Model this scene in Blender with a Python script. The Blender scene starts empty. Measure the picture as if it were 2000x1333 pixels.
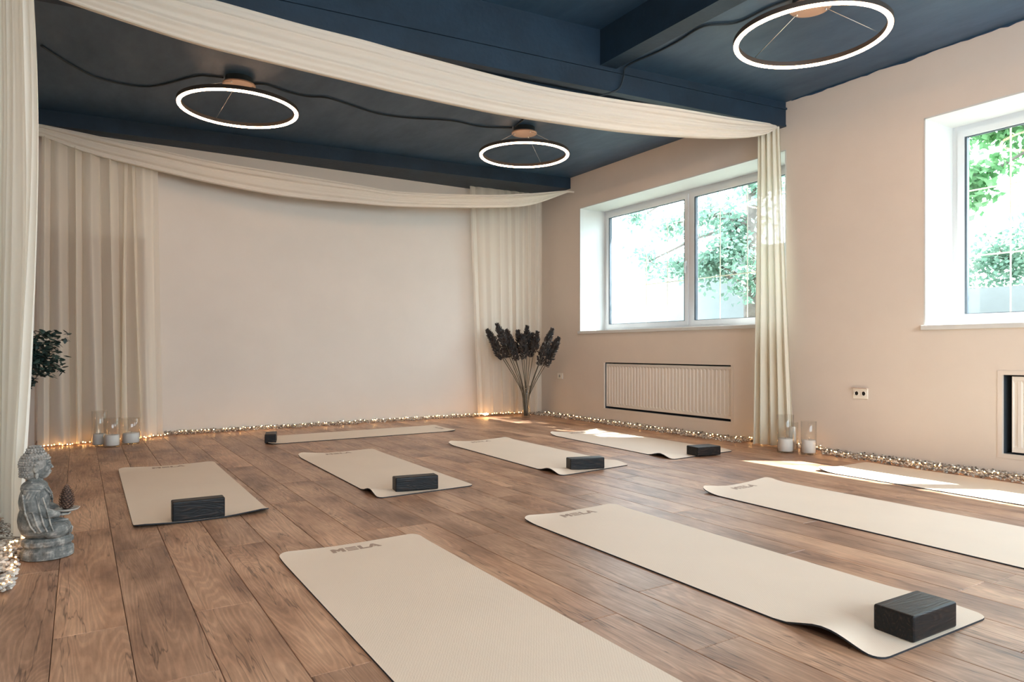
import bpy, bmesh, math, random
import numpy as np
from math import sin, cos, pi, radians, sqrt
from mathutils import Vector, Matrix, noise
random.seed(7); RNG = np.random.default_rng(7)
S = bpy.context.scene
C = S.collection

# ------------------------------------------------------------------ camera, world, sun, exposure
cam = bpy.data.objects.new('camera', bpy.data.cameras.new('camera')); C.objects.link(cam)
cam.location = (0, 0, 0.85); cam.rotation_euler = (pi/2, 0, radians(-32.1))
cam.data.lens = 24.26; cam.data.sensor_width = 36; cam.data.shift_y = 0.00925
cam.data.clip_start = 0.02
S.camera = cam
S.view_settings.view_transform = 'Standard'; S.view_settings.look = 'None'
S.view_settings.gamma = 1; S.view_settings.use_curve_mapping = False
S.view_settings.exposure = 0.87
W = bpy.data.worlds.new('sky'); S.world = W; W.use_nodes = True
W.node_tree.nodes['Background'].inputs[0].default_value = (0.78, 0.92, 1.04, 1)
W.node_tree.nodes['Background'].inputs[1].default_value = 6.6
sun = bpy.data.objects.new('sun', bpy.data.lights.new('sun', 'SUN')); C.objects.link(sun)
sun.data.energy = 26; sun.data.color = (1, 0.96, 0.9); sun.data.angle = radians(0.6)
sun.rotation_euler = Vector((-0.66, 0.51, -1)).to_track_quat('-Z', 'Y').to_euler()
def portal(y0, y1, z0, z1):
    o = bpy.data.objects.new('window_portal', bpy.data.lights.new('window_portal', 'AREA')); C.objects.link(o)
    o.data.shape = 'RECTANGLE'; o.data.size = z1-z0; o.data.size_y = y1-y0
    o.location = (5.93, (y0+y1)/2, (z0+z1)/2); o.rotation_euler = (0, pi/2, 0)
    o.data.cycles.is_portal = True
portal(3.9, 7.0, 1.05, 2.7); portal(-0.4, 2.8, 1.0, 2.65)
p3 = bpy.data.objects.new('window_portal', bpy.data.lights.new('window_portal', 'AREA')); C.objects.link(p3)
p3.data.shape = 'RECTANGLE'; p3.data.size = 4.8; p3.data.size_y = 2.1; p3.location = (2.35, -2.85, 1.8); p3.rotation_euler = (pi/2, 0, 0); p3.data.cycles.is_portal = True  # portal for the added window behind the camera
cy = S.cycles
cy.use_denoising = True
cy.max_bounces = 10; cy.diffuse_bounces = 6; cy.transparent_max_bounces = 24
cy.sample_clamp_indirect = 8; cy.caustics_reflective = False; cy.caustics_refractive = False

# ------------------------------------------------------------------ material helpers
def new_mat(name):
    m = bpy.data.materials.new(name); m.use_nodes = True
    nt = m.node_tree
    return m, nt, nt.nodes['Principled BSDF'], nt.nodes['Material Output']
def N(nt, typ, **kw):
    n = nt.nodes.new(typ)
    for k, v in kw.items():
        if k in n.inputs.keys(): n.inputs[k].default_value = v
        else: setattr(n, k, v)
    return n
def L(nt, a, b): nt.links.new(a, b)
def ramp(nt, fac, stops):
    r = nt.nodes.new('ShaderNodeValToRGB')
    el = r.color_ramp.elements
    while len(el) < len(stops): el.new(0.5)
    for e, (p, c) in zip(el, stops):
        e.position = p; e.color = (*c, 1)
    L(nt, fac, r.inputs[0]); return r.outputs[0]
def simple(name, col, rough=0.6, metal=0.0, spec=0.5, var=0.0, vscale=4.0, bump=0.0, bscale=60.0, col2=None, stretch=(1, 1, 1)):
    m, nt, b, o = new_mat(name)
    b.inputs['Base Color'].default_value = (*col, 1); b.inputs['Roughness'].default_value = rough
    b.inputs['Metallic'].default_value = metal; b.inputs['Specular IOR Level'].default_value = spec
    tc = N(nt, 'ShaderNodeTexCoord'); mp = N(nt, 'ShaderNodeMapping', Scale=stretch)
    L(nt, tc.outputs['Object'], mp.inputs[0])
    if var or col2:
        n = N(nt, 'ShaderNodeTexNoise', Scale=vscale, Detail=6.0, Roughness=0.6); L(nt, mp.outputs[0], n.inputs['Vector'])
        c2 = col2 or tuple(max(0, c*(1-var)) for c in col)
        L(nt, ramp(nt, n.outputs[0], [(0.35, col), (0.65, c2)]), b.inputs['Base Color'])
    if bump:
        n2 = N(nt, 'ShaderNodeTexNoise', Scale=bscale, Detail=4.0); L(nt, mp.outputs[0], n2.inputs['Vector'])
        bp = N(nt, 'ShaderNodeBump', Strength=bump, Distance=0.01); L(nt, n2.outputs[0], bp.inputs['Height'])
        L(nt, bp.outputs[0], b.inputs['Normal'])
    return m
def emit(name, col, s):
    m, nt, b, o = new_mat(name)
    b.inputs['Base Color'].default_value = (0.8, 0.7, 0.6, 1)
    b.inputs['Emission Color'].default_value = (*col, 1); b.inputs['Emission Strength'].default_value = s
    return m
def glass(name, tint=(1, 1, 1), refl=1.0):
    m, nt, b, o = new_mat(name); nt.nodes.remove(b)
    t = N(nt, 'ShaderNodeBsdfTransparent', Color=(*tint, 1)); g = N(nt, 'ShaderNodeBsdfGlossy', Roughness=0.02)
    f = N(nt, 'ShaderNodeLayerWeight', Blend=0.5); pw = N(nt, 'ShaderNodeMath', operation='POWER'); pw.inputs[1].default_value = 5
    sc_ = N(nt, 'ShaderNodeMath', operation='MULTIPLY_ADD'); sc_.inputs[1].default_value = 0.95; sc_.inputs[2].default_value = 0.045
    L(nt, f.outputs['Facing'], pw.inputs[0]); L(nt, pw.outputs[0], sc_.inputs[0]); mu = N(nt, 'ShaderNodeMath', operation='MULTIPLY'); mu.inputs[1].default_value = refl
    L(nt, sc_.outputs[0], mu.inputs[0])
    x = N(nt, 'ShaderNodeMixShader'); L(nt, mu.outputs[0], x.inputs[0]); L(nt, t.outputs[0], x.inputs[1]); L(nt, g.outputs[0], x.inputs[2])
    L(nt, x.outputs[0], o.inputs[0]); return m
def cloth(name, col, transp=0.25, transl=0.5, weave=True):
    m, nt, b, o = new_mat(name); nt.nodes.remove(b)
    d = N(nt, 'ShaderNodeBsdfDiffuse', Color=(*col, 1)); t = N(nt, 'ShaderNodeBsdfTranslucent', Color=(*col, 1))
    x = N(nt, 'ShaderNodeMixShader'); x.inputs[0].default_value = transl
    L(nt, d.outputs[0], x.inputs[1]); L(nt, t.outputs[0], x.inputs[2])
    tp = N(nt, 'ShaderNodeBsdfTransparent'); y = N(nt, 'ShaderNodeMixShader')
    lw = N(nt, 'ShaderNodeLayerWeight', Blend=0.35)
    mr = N(nt, 'ShaderNodeMapRange'); mr.inputs['To Min'].default_value = transp; mr.inputs['To Max'].default_value = transp*0.1
    L(nt, lw.outputs['Facing'], mr.inputs[0]); L(nt, mr.outputs[0], y.inputs[0])
    L(nt, x.outputs[0], y.inputs[1]); L(nt, tp.outputs[0], y.inputs[2]); L(nt, y.outputs[0], o.inputs[0])
    return m

# ------------------------------------------------------------------ mesh helpers
def mesh_obj(name, verts, faces, m=None, parent=None, smooth=False):
    me = bpy.data.meshes.new(name); me.from_pydata([tuple(v) for v in verts], [], faces); me.update()
    if m: me.materials.append(m)
    if smooth:
        for p in me.polygons: p.use_smooth = True
    o = bpy.data.objects.new(name, me); C.objects.link(o)
    if parent: o.parent = parent
    return o
def bm_obj(name, bm, m=None, parent=None, smooth=False):
    me = bpy.data.meshes.new(name); bm.normal_update(); bm.to_mesh(me); bm.free()
    for mm in (m if isinstance(m, (list, tuple)) else [m]):
        if mm: me.materials.append(mm)
    if smooth:
        for p in me.polygons: p.use_smooth = True
    o = bpy.data.objects.new(name, me); C.objects.link(o)
    if parent: o.parent = parent
    return o
def box(bm, x0, x1, y0, y1, z0, z1, bev=0.0):
    b2 = bmesh.new(); bmesh.ops.create_cube(b2, size=1)
    for v in b2.verts:
        v.co = Vector(((x0+x1)/2+v.co.x*(x1-x0), (y0+y1)/2+v.co.y*(y1-y0), (z0+z1)/2+v.co.z*(z1-z0)))
    if bev: bmesh.ops.bevel(b2, geom=b2.edges[:]+b2.verts[:], offset=bev, segments=3, affect='EDGES', profile=0.5)
    me = bpy.data.meshes.new('t'); b2.to_mesh(me); b2.free(); bm.from_mesh(me); bpy.data.meshes.remove(me)
def box_obj(name, x0, x1, y0, y1, z0, z1, m, parent=None, bev=0.0):
    bm = bmesh.new(); box(bm, x0, x1, y0, y1, z0, z1, bev); return bm_obj(name, bm, m, parent)
def tube(bm, pts, r, n=8, cap=True):
    pts = [Vector(p) for p in pts]; rs = r if isinstance(r, (list, tuple)) else [r]*len(pts)
    rings = []; up = Vector((0.13, 0.27, 0.95))
    for i, p in enumerate(pts):
        d = (pts[min(i+1, len(pts)-1)]-pts[max(i-1, 0)]).normalized()
        a = d.cross(up)
        if a.length < 1e-3: a = d.cross(Vector((1, 0, 0)))
        a.normalize(); b = d.cross(a)
        rings.append([bm.verts.new(p+(a*cos(2*pi*k/n)+b*sin(2*pi*k/n))*rs[i]) for k in range(n)])
    for i in range(len(rings)-1):
        for k in range(n):
            bm.faces.new((rings[i][k], rings[i][(k+1) % n], rings[i+1][(k+1) % n], rings[i+1][k]))
    if cap:
        bm.faces.new(rings[0][::-1]); bm.faces.new(rings[-1])
def tube_obj(name, pts, r, m, parent=None, n=8):
    bm = bmesh.new(); tube(bm, pts, r, n); return bm_obj(name, bm, m, parent, True)
def lathe(bm, prof, n=32, c=(0, 0, 0), closed=False):
    rings = []
    for (r, z) in prof:
        rings.append([bm.verts.new((c[0]+r*cos(2*pi*k/n), c[1]+r*sin(2*pi*k/n), c[2]+z)) for k in range(n)])
    m = len(rings)
    for i in range(m if closed else m-1):
        A, B = rings[i], rings[(i+1) % m]
        for k in range(n): bm.faces.new((A[k], A[(k+1) % n], B[(k+1) % n], B[k]))
    return rings
def smoothpath(pts, k=6):
    P = [Vector(p) for p in pts]; out = []
    for i in range(len(P)-1):
        p0, p1, p2, p3 = P[max(i-1, 0)], P[i], P[i+1], P[min(i+2, len(P)-1)]
        for j in range(k):
            t = j/k
            out.append(0.5*((2*p1)+(-p0+p2)*t+(2*p0-5*p1+4*p2-p3)*t*t+(-p0+3*p1-3*p2+p3)*t**3))
    out.append(P[-1]); return out
def lerp_tab(tab, x):
    if x <= tab[0][0]: return tab[0][1]
    for (a, va), (b, vb) in zip(tab, tab[1:]):
        if x <= b:
            return va+(vb-va)*(x-a)/(b-a)
    return tab[-1][1]
def empty(name, loc=(0, 0, 0), rz=0):
    o = bpy.data.objects.new(name, None); C.objects.link(o); o.location = loc; o.rotation_euler = (0, 0, rz); return o
def tag(o, label, cat, group=None, kind=None):
    o['label'] = label; o['category'] = cat
    if group: o['group'] = group
    if kind: o['kind'] = kind
    return o
def struct(o): o['kind'] = 'structure'; return o

# ------------------------------------------------------------------ materials
wall_m = simple('wall_paint', (0.71, 0.645, 0.575), 0.85, spec=0.2, var=0.05, vscale=1.2, bump=0.05, bscale=90)
white_m = simple('white_paint', (0.64, 0.66, 0.65), 0.5, var=0.03, vscale=2)
pvc_m = simple('white_plastic', (0.64, 0.66, 0.68), 0.3)
gasket_m = simple('rubber_gasket', (0.05, 0.07, 0.09), 0.4)
rad_m = simple('radiator_enamel', (0.74, 0.70, 0.64), 0.4)
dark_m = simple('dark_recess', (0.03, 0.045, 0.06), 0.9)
black_m = simple('black_plastic', (0.012, 0.022, 0.03), 0.5)
cable_m = simple('cable_sheath', (0.010, 0.020, 0.028), 0.6)
beam_m = simple('beam_paint', (0.012, 0.032, 0.058), 0.55, spec=0.4, var=0.35, vscale=3, bump=0.25, bscale=25)
def ceiling_mat():
    m, nt, b, o = new_mat('ceiling_paint')
    tc = N(nt, 'ShaderNodeTexCoord'); mp = N(nt, 'ShaderNodeMapping', Scale=(1.0, 0.35, 1.0)); mp.inputs['Rotation'].default_value = (0, 0, 0.5)
    L(nt, tc.outputs['Object'], mp.inputs[0])
    n = N(nt, 'ShaderNodeTexNoise', Scale=3.0, Detail=8.0, Roughness=0.65); L(nt, mp.outputs[0], n.inputs['Vector'])
    L(nt, ramp(nt, n.outputs[0], [(0.3, (0.011, 0.044, 0.088)), (0.7, (0.019, 0.058, 0.115))]), b.inputs['Base Color'])
    L(nt, ramp(nt, n.outputs[0], [(0.3, (0.62,)*3), (0.7, (0.42,)*3)]), b.inputs['Roughness'])
    bp = N(nt, 'ShaderNodeBump', Strength=0.3, Distance=0.01); L(nt, n.outputs[0], bp.inputs['Height']); L(nt, bp.outputs[0], b.inputs['Normal'])
    b.inputs['Specular IOR Level'].default_value = 0.8
    return m
ceil_m = ceiling_mat()
def plank_mat():
    m, nt, b, o = new_mat('oak_laminate')
    tc = N(nt, 'ShaderNodeTexCoord'); oi = N(nt, 'ShaderNodeObjectInfo')
    cmb = N(nt, 'ShaderNodeCombineXYZ')
    def mul(v, k):
        x = N(nt, 'ShaderNodeMath', operation='MULTIPLY'); x.inputs[1].default_value = k; L(nt, v, x.inputs[0]); return x.outputs[0]
    L(nt, mul(oi.outputs['Random'], 37.0), cmb.inputs[0]); L(nt, mul(oi.outputs['Random'], 91.0), cmb.inputs[1]); L(nt, mul(oi.outputs['Random'], 53.0), cmb.inputs[2])
    add = N(nt, 'ShaderNodeVectorMath', operation='ADD'); L(nt, tc.outputs['Object'], add.inputs[0]); L(nt, cmb.outputs[0], add.inputs[1])
    def mp(sc):
        x = N(nt, 'ShaderNodeMapping', Scale=sc); L(nt, add.outputs[0], x.inputs[0]); return x.outputs[0]
    # broad tone
    n1 = N(nt, 'ShaderNodeTexNoise', Scale=3.0, Detail=5.0, Roughness=0.55); L(nt, mp((1.6, 0.7, 1)), n1.inputs['Vector'])
    # growth figure: contour lines of a smooth stretched field
    n2 = N(nt, 'ShaderNodeTexNoise', Scale=2.2, Detail=1.5, Roughness=0.4, Distortion=0.25); L(nt, mp((3.4, 0.34, 1)), n2.inputs['Vector'])
    s = N(nt, 'ShaderNodeMath', operation='SINE'); L(nt, mul(n2.outputs[0], 210.0), s.inputs[0])
    n3 = N(nt, 'ShaderNodeTexNoise', Scale=16.0, Detail=6.0, Roughness=0.7); L(nt, mp((5, 0.35, 1)), n3.inputs['Vector'])
    # cracks / dark streaks
    n4 = N(nt, 'ShaderNodeTexNoise', Scale=2.6, Detail=4.0, Roughness=0.55, Distortion=0.08); L(nt, mp((4.6, 0.24, 1)), n4.inputs['Vector'])
    crack = N(nt, 'ShaderNodeMath', operation='SUBTRACT'); crack.inputs[1].default_value = 0.56; L(nt, n4.outputs[0], crack.inputs[0])
    ab = N(nt, 'ShaderNodeMath', operation='ABSOLUTE'); L(nt, crack.outputs[0], ab.inputs[0])
    crk = ramp(nt, ab.outputs[0], [(0.0, (0.38, 0.36, 0.36)), (0.009, (1, 1, 1))])
    base = ramp(nt, n1.outputs[0], [(0.32, (0.24, 0.125, 0.076)), (0.48, (0.43, 0.245, 0.150)), (0.66, (0.58, 0.36, 0.23))])
    sf = ramp(nt, s.outputs[0], [(0.0, (0.86,)*3), (0.6, (1.0,)*3), (1.0, (1.05,)*3)])
    gf = ramp(nt, n3.outputs[0], [(0.3, (0.78,)*3), (0.7, (1.12,)*3)])
    tf = ramp(nt, oi.outputs['Random'], [(0.0, (0.84, 0.84, 0.86)), (1.0, (1.12, 1.10, 1.08))])
    cur = base
    for f in (sf, gf, crk, tf):
        x = N(nt, 'ShaderNodeMix', data_type='RGBA', blend_type='MULTIPLY'); x.inputs[0].default_value = 1.0
        L(nt, cur, x.inputs[6]); L(nt, f, x.inputs[7]); cur = x.outputs[2]
    L(nt, cur, b.inputs['Base Color'])
    L(nt, ramp(nt, n3.outputs[0], [(0.3, (0.46,)*3), (0.7, (0.35,)*3)]), b.inputs['Roughness'])
    bp = N(nt, 'ShaderNodeBump', Strength=0.12, Distance=0.002); L(nt, n3.outputs[0], bp.inputs['Height']); L(nt, bp.outputs[0], b.inputs['Normal'])
    b.inputs['Specular IOR Level'].default_value = 0.4
    return m
plank_m = plank_mat()
def mat_mat():
    m, nt, b, o = new_mat('mat_foam')
    tc = N(nt, 'ShaderNodeTexCoord'); mp = N(nt, 'ShaderNodeMapping', Scale=(1, 1, 1)); mp.inputs['Rotation'].default_value = (0, 0, 0.6); L(nt, tc.outputs['Object'], mp.inputs[0])
    w = N(nt, 'ShaderNodeTexWave', Scale=42.0, Distortion=3.5, Detail=1.0); w.inputs['Detail Scale'].default_value = 3.0; L(nt, mp.outputs[0], w.inputs['Vector'])
    bp = N(nt, 'ShaderNodeBump', Strength=0.10, Distance=0.002); L(nt, w.outputs[1], bp.inputs['Height']); L(nt, bp.outputs[0], b.inputs['Normal'])
    n = N(nt, 'ShaderNodeTexNoise', Scale=3.0, Detail=3.0); L(nt, tc.outputs['Object'], n.inputs['Vector'])
    L(nt, ramp(nt, n.outputs[0], [(0.3, (0.73, 0.61, 0.485)), (0.7, (0.76, 0.635, 0.505))]), b.inputs['Base Color'])
    b.inputs['Roughness'].default_value = 0.62
    return m
mat_m = mat_mat()
mat_under_m = simple('mat_underside', (0.012, 0.016, 0.022), 0.7)
logo_m = simple('mat_print', (0.36, 0.255, 0.19), 0.7)
def block_mat():
    m, nt, b, o = new_mat('dark_stained_wood')
    tc = N(nt, 'ShaderNodeTexCoord'); oi = N(nt, 'ShaderNodeObjectInfo')
    cmb = N(nt, 'ShaderNodeCombineXYZ'); mu = N(nt, 'ShaderNodeMath', operation='MULTIPLY'); mu.inputs[1].default_value = 11.0
    L(nt, oi.outputs['Random'], mu.inputs[0]); L(nt, mu.outputs[0], cmb.inputs[1])
    add = N(nt, 'ShaderNodeVectorMath', operation='ADD'); L(nt, tc.outputs['Object'], add.inputs[0]); L(nt, cmb.outputs[0], add.inputs[1])
    mp = N(nt, 'ShaderNodeMapping', Scale=(1.1, 5.0, 5.0)); L(nt, add.outputs[0], mp.inputs[0])
    n = N(nt, 'ShaderNodeTexNoise', Scale=2.6, Detail=2.0, Distortion=0.6); L(nt, mp.outputs[0], n.inputs['Vector'])
    m1 = N(nt, 'ShaderNodeMath', operation='MULTIPLY'); m1.inputs[1].default_value = 75.0; L(nt, n.outputs[0], m1.inputs[0])
    s = N(nt, 'ShaderNodeMath', operation='SINE'); L(nt, m1.outputs[0], s.inputs[0])
    n2 = N(nt, 'ShaderNodeTexNoise', Scale=30.0, Detail=5.0); mp2 = N(nt, 'ShaderNodeMapping', Scale=(0.4, 4, 4)); L(nt, add.outputs[0], mp2.inputs[0]); L(nt, mp2.outputs[0], n2.inputs['Vector'])
    a = N(nt, 'ShaderNodeMath', operation='MULTIPLY_ADD'); a.inputs[1].default_value = 0.18; L(nt, s.outputs[0], a.inputs[0]); L(nt, n2.outputs[0], a.inputs[2])
    L(nt, ramp(nt, a.outputs[0], [(0.3, (0.004, 0.006, 0.008)), (0.65, (0.009, 0.008, 0.008)), (0.9, (0.050, 0.032, 0.025))]), b.inputs['Base Color'])
    b.inputs['Roughness'].default_value = 0.42; b.inputs['Specular IOR Level'].default_value = 0.28
    bp = N(nt, 'ShaderNodeBump', Strength=0.5, Distance=0.002); L(nt, a.outputs[0], bp.inputs['Height']); L(nt, bp.outputs[0], b.inputs['Normal'])
    return m
block_m = block_mat()
sheer_m = cloth('sheer_curtain', (0.90, 0.83, 0.71), 0.46, 0.30)
sheer2_m = cloth('sheer_curtain_dense', (0.96, 0.95, 0.88), 0.03, 0.25)
sheer3_m = cloth('sheer_curtain_window', (0.78, 0.75, 0.64), 0.05, 0.16)
swag_m = cloth('swag_voile', (0.92, 0.87, 0.78), 0.04, 0.35)
glass_m = glass('window_glass', (0.96, 0.99, 0.98), 0.8)
jar_m = glass('jar_glass', (0.97, 0.97, 0.96), 1.0)
wax_m = simple('candle_wax', (0.90, 0.87, 0.84), 0.55)
steel_m = simple('steel', (0.6, 0.58, 0.56), 0.35, metal=1.0)
canopy_m = simple('brushed_canopy', (0.36, 0.25, 0.19), 0.45, metal=0.4, bump=0.1, bscale=200)
housing_m = simple('ring_housing', (0.045, 0.035, 0.03), 0.5)
ring_m = emit('ring_diffuser', (1.0, 0.61, 0.36), 25)
bulb_m = emit('fairy_bulb', (1.0, 0.52, 0.18), 30)
bulb2_m = emit('fairy_bulb_dim', (1.0, 0.50, 0.17), 12)

# ------------------------------------------------------------------ the room
XL, XR, YB, YN = -0.34, 5.40, 7.88, -2.6
ZC, ZH, ZT = 3.09, 3.33, 3.6
W1 = (3.96, 6.98, 1.065, 2.66); W2 = (-0.30, 2.755, 1.01, 2.60)
R1 = (4.578, 6.503, 0.150, 0.706); R2 = (0.50, 2.237, 0.138, 0.682)
def cells(bm, x0, x1, ys, zs, holes):
    for a, b in zip(ys, ys[1:]):
        run = None
        for c, d in zip(zs, zs[1:]):
            cyy, czz = (a+b)/2, (c+d)/2
            if any(h[0] < cyy < h[1] and h[2] < czz < h[3] for h in holes):
                if run: box(bm, x0, x1, a, b, *run); run = None
            else: run = (run[0], d) if run else (c, d)
        if run: box(bm, x0, x1, a, b, *run)
def cuts(lo, hi, hs, i): return sorted({lo, hi, *[h[i] for h in hs], *[h[i+1] for h in hs]})
bm = bmesh.new()
allh = [W1, W2, R1, R2]; wh = [W1, W2]
cells(bm, XR, XR+0.14, cuts(YN, YB+0.3, allh, 0), cuts(-0.1, ZT, allh, 2), allh)
cells(bm, XR+0.14, XR+0.52, cuts(YN, YB+0.3, wh, 0), cuts(-0.1, ZT, wh, 2), wh)
struct(bm_obj('wall_right', bm, wall_m))
struct(box_obj('wall_back', -2.2, XR, YB, YB+0.3, -0.1, ZT, wall_m))
# left wall with the opening into the side passage
LO = (4.75, 7.55, -0.1, 2.53)
bm = bmesh.new(); cells(bm, XL-0.24, XL, cuts(YN, YB, [LO], 0), cuts(-0.1, ZT, [LO], 2), [LO])
struct(bm_obj('wall_left', bm, wall_m))
bm = bmesh.new(); box(bm, -2.2, -2.0, 4.0, YB, -0.1, 2.9); box(bm, -2.0, XL-0.24, 4.0, 4.2, -0.1, 2.9)
struct(bm_obj('wall_passage', bm, wall_m))
struct(box_obj('ceiling_passage', -2.2, XL-0.24, 4.0, YB, 2.9, 3.0, wall_m))
struct(box_obj('floor_passage', -2.2, XL, 4.0, YB, -0.1, -0.012, simple('passage_floor', (0.25, 0.14, 0.085), 0.5)))
struct(box_obj('trim_1', XL-0.03, XL+0.02, 7.50, 7.58, 1.92, 2.5, simple('jamb_trim', (0.42, 0.30, 0.23), 0.6)))
bm = bmesh.new(); NW = (0.0, 4.7, 0.80, 2.80)     # near wall; its unseen window is added to bring in light
box(bm, -2.2, NW[0], YN-0.2, YN, -0.1, ZT); box(bm, NW[1], XR, YN-0.2, YN, -0.1, ZT)
box(bm, NW[0], NW[1], YN-0.2, YN, -0.1, NW[2]); box(bm, NW[0], NW[1], YN-0.2, YN, NW[3], ZT)
struct(bm_obj('wall_near', bm, wall_m))
bm = bmesh.new()
for a in (NW[0], 1.6, 3.2, NW[1]-0.06): box(bm, a, a+0.06, YN-0.16, YN-0.08, NW[2], NW[3])
for a in (NW[2], NW[3]-0.06): box(bm, NW[0], NW[1], YN-0.16, YN-0.08, a, a+0.06)
w3 = struct(bm_obj('window_3', bm, pvc_m))
for a, b in ((0.06, 1.6), (1.66, 3.2), (3.26, 4.64)):
    mesh_obj('pane', [(a, YN-0.12, NW[2]), (b, YN-0.12, NW[2]), (b, YN-0.12, NW[3]), (a, YN-0.12, NW[3])], [(0, 1, 2, 3)], glass_m, w3)
# ceilings: three bays, beams run slightly askew to the walls
def prism(name, poly, z0, z1, m, bev=0):
    n = len(poly); v = [(x, y, z0) for x, y in poly]+[(x, y, z1) for x, y in poly]
    f = [tuple(range(n))[::-1], tuple(range(n, 2*n))]+[(i, (i+1) % n, n+(i+1) % n, n+i) for i in range(n)]
    return mesh_obj(name, v, f, m)
SK = 0.098
def yb(y, x): return y+SK*(XR-x)     # skewed beam line passing y at the right wall
struct(prism('ceiling', [(XL, yb(4.25, XL)), (XR, 4.25), (XR, YB), (XL, YB)], ZC, ZC+0.2, ceil_m))
struct(prism('ceiling_near', [(3.44, YN), (XR, YN), (XR, 3.98), (3.44, yb(3.98, 3.44))], ZC, ZC+0.2, ceil_m))
struct(prism('ceiling_high', [(XL, YN), (3.44, YN), (3.44, yb(3.98, 3.44)), (XL, yb(3.98, XL))], ZH, ZH+0.1, ceil_m))
struct(prism('trim_2', [(3.41, YN), (3.56, YN), (3.56, yb(3.97, 3.56)), (3.41, yb(3.97, 3.41))], ZC-0.035, ZC+0.25, beam_m))
b1 = struct(prism('trim_3', [(XL, yb(3.96, XL)), (XR, 3.96), (XR, 4.27), (XL, yb(4.27, XL))], 2.885, ZH+0.05, beam_m))
prism('flange', [(XL, yb(3.955, XL)), (XR, 3.955), (XR, 4.03), (XL, yb(4.03, XL))], 2.868, 2.885, beam_m).parent = b1
prism('lower_plate', [(XL, yb(4.10, XL)), (XR, 4.10), (XR, 4.22), (XL, yb(4.22, XL))], 2.845, 2.885, beam_m).parent = b1
prism('ledge', [(XL, yb(3.945, XL)), (XR, 3.945), (XR, 3.965), (XL, yb(3.965, XL))], 3.02, 3.035, beam_m).parent = b1
struct(prism('trim_4', [(XL, yb(7.18, XL)), (XR, 7.18), (XR, YB), (XL, YB)], 2.95, ZC+0.02, beam_m))
# rough paint edge along the top of the right wall
bm = bmesh.new(); y = 3.9
pts = []
while y > -1: pts.append((y, ZC-0.012-0.016*noise.noise(Vector((y*4, 0, 0)))-0.01*noise.noise(Vector((y*17, 3, 0))))); y -= 0.05
for (a, za), (b, zb) in zip(pts, pts[1:]):
    bm.faces.new([bm.verts.new(p) for p in ((XR-0.003, a, za), (XR-0.003, b, zb), (XR-0.003, b, ZC), (XR-0.003, a, ZC))])
struct(bm_obj('trim_5', bm, ceil_m))

# floor: subfloor slab with individual planks
floor = struct(box_obj('floor', XL, XR, YN, YB, -0.10, -0.008, simple('subfloor', (0.05, 0.032, 0.022), 0.9)))
PW, PL, X0 = 0.1925, 1.385, -0.0665
fixed = {-2: 2.7, -1: 3.2, 0: 2.44, 1: 1.97, 2: 2.445, 3: 1.80, 9: 1.82, 13: 1.83, 14: 2.61}
pm_cache = {}
def plank_mesh(w, l):
    k = (round(w, 3), round(l, 3))
    if k not in pm_cache:
        g, e = 0.0009, 0.0016
        v = []
        for (dx, z) in ((g, -0.008), (g, -e), (g+e, 0.0)):
            v += [(dx, dx, z), (w-dx, dx, z), (w-dx, l-dx, z), (dx, l-dx, z)]
        f = [(8, 9, 10, 11)]
        for r in (0, 4):
            for i in range(4): f.append((r+i, r+(i+1) % 4, r+4+(i+1) % 4, r+4+i))
        me = bpy.data.meshes.new('plank'); me.from_pydata(v, [], f); me.materials.append(plank_m); pm_cache[k] = me
    return pm_cache[k]
rr = random.Random(3)
for c in range(-2, 29):
    xa, xb = max(X0+c*PW, XL), min(X0+(c+1)*PW, XR)
    if xb-xa < 0.01: continue
    ph = fixed.get(c, rr.uniform(0, PL)); y = ph
    while y > YN+0.8: y -= PL
    while y < YB:
        ya, ybb = max(y, YN), min(y+PL, YB)
        if ybb-ya > 0.03:
            o = bpy.data.objects.new('plank', plank_mesh(xb-xa, ybb-ya)); C.objects.link(o)
            o.location = (xa, ya, 0); o.parent = floor
        y += PL

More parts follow.
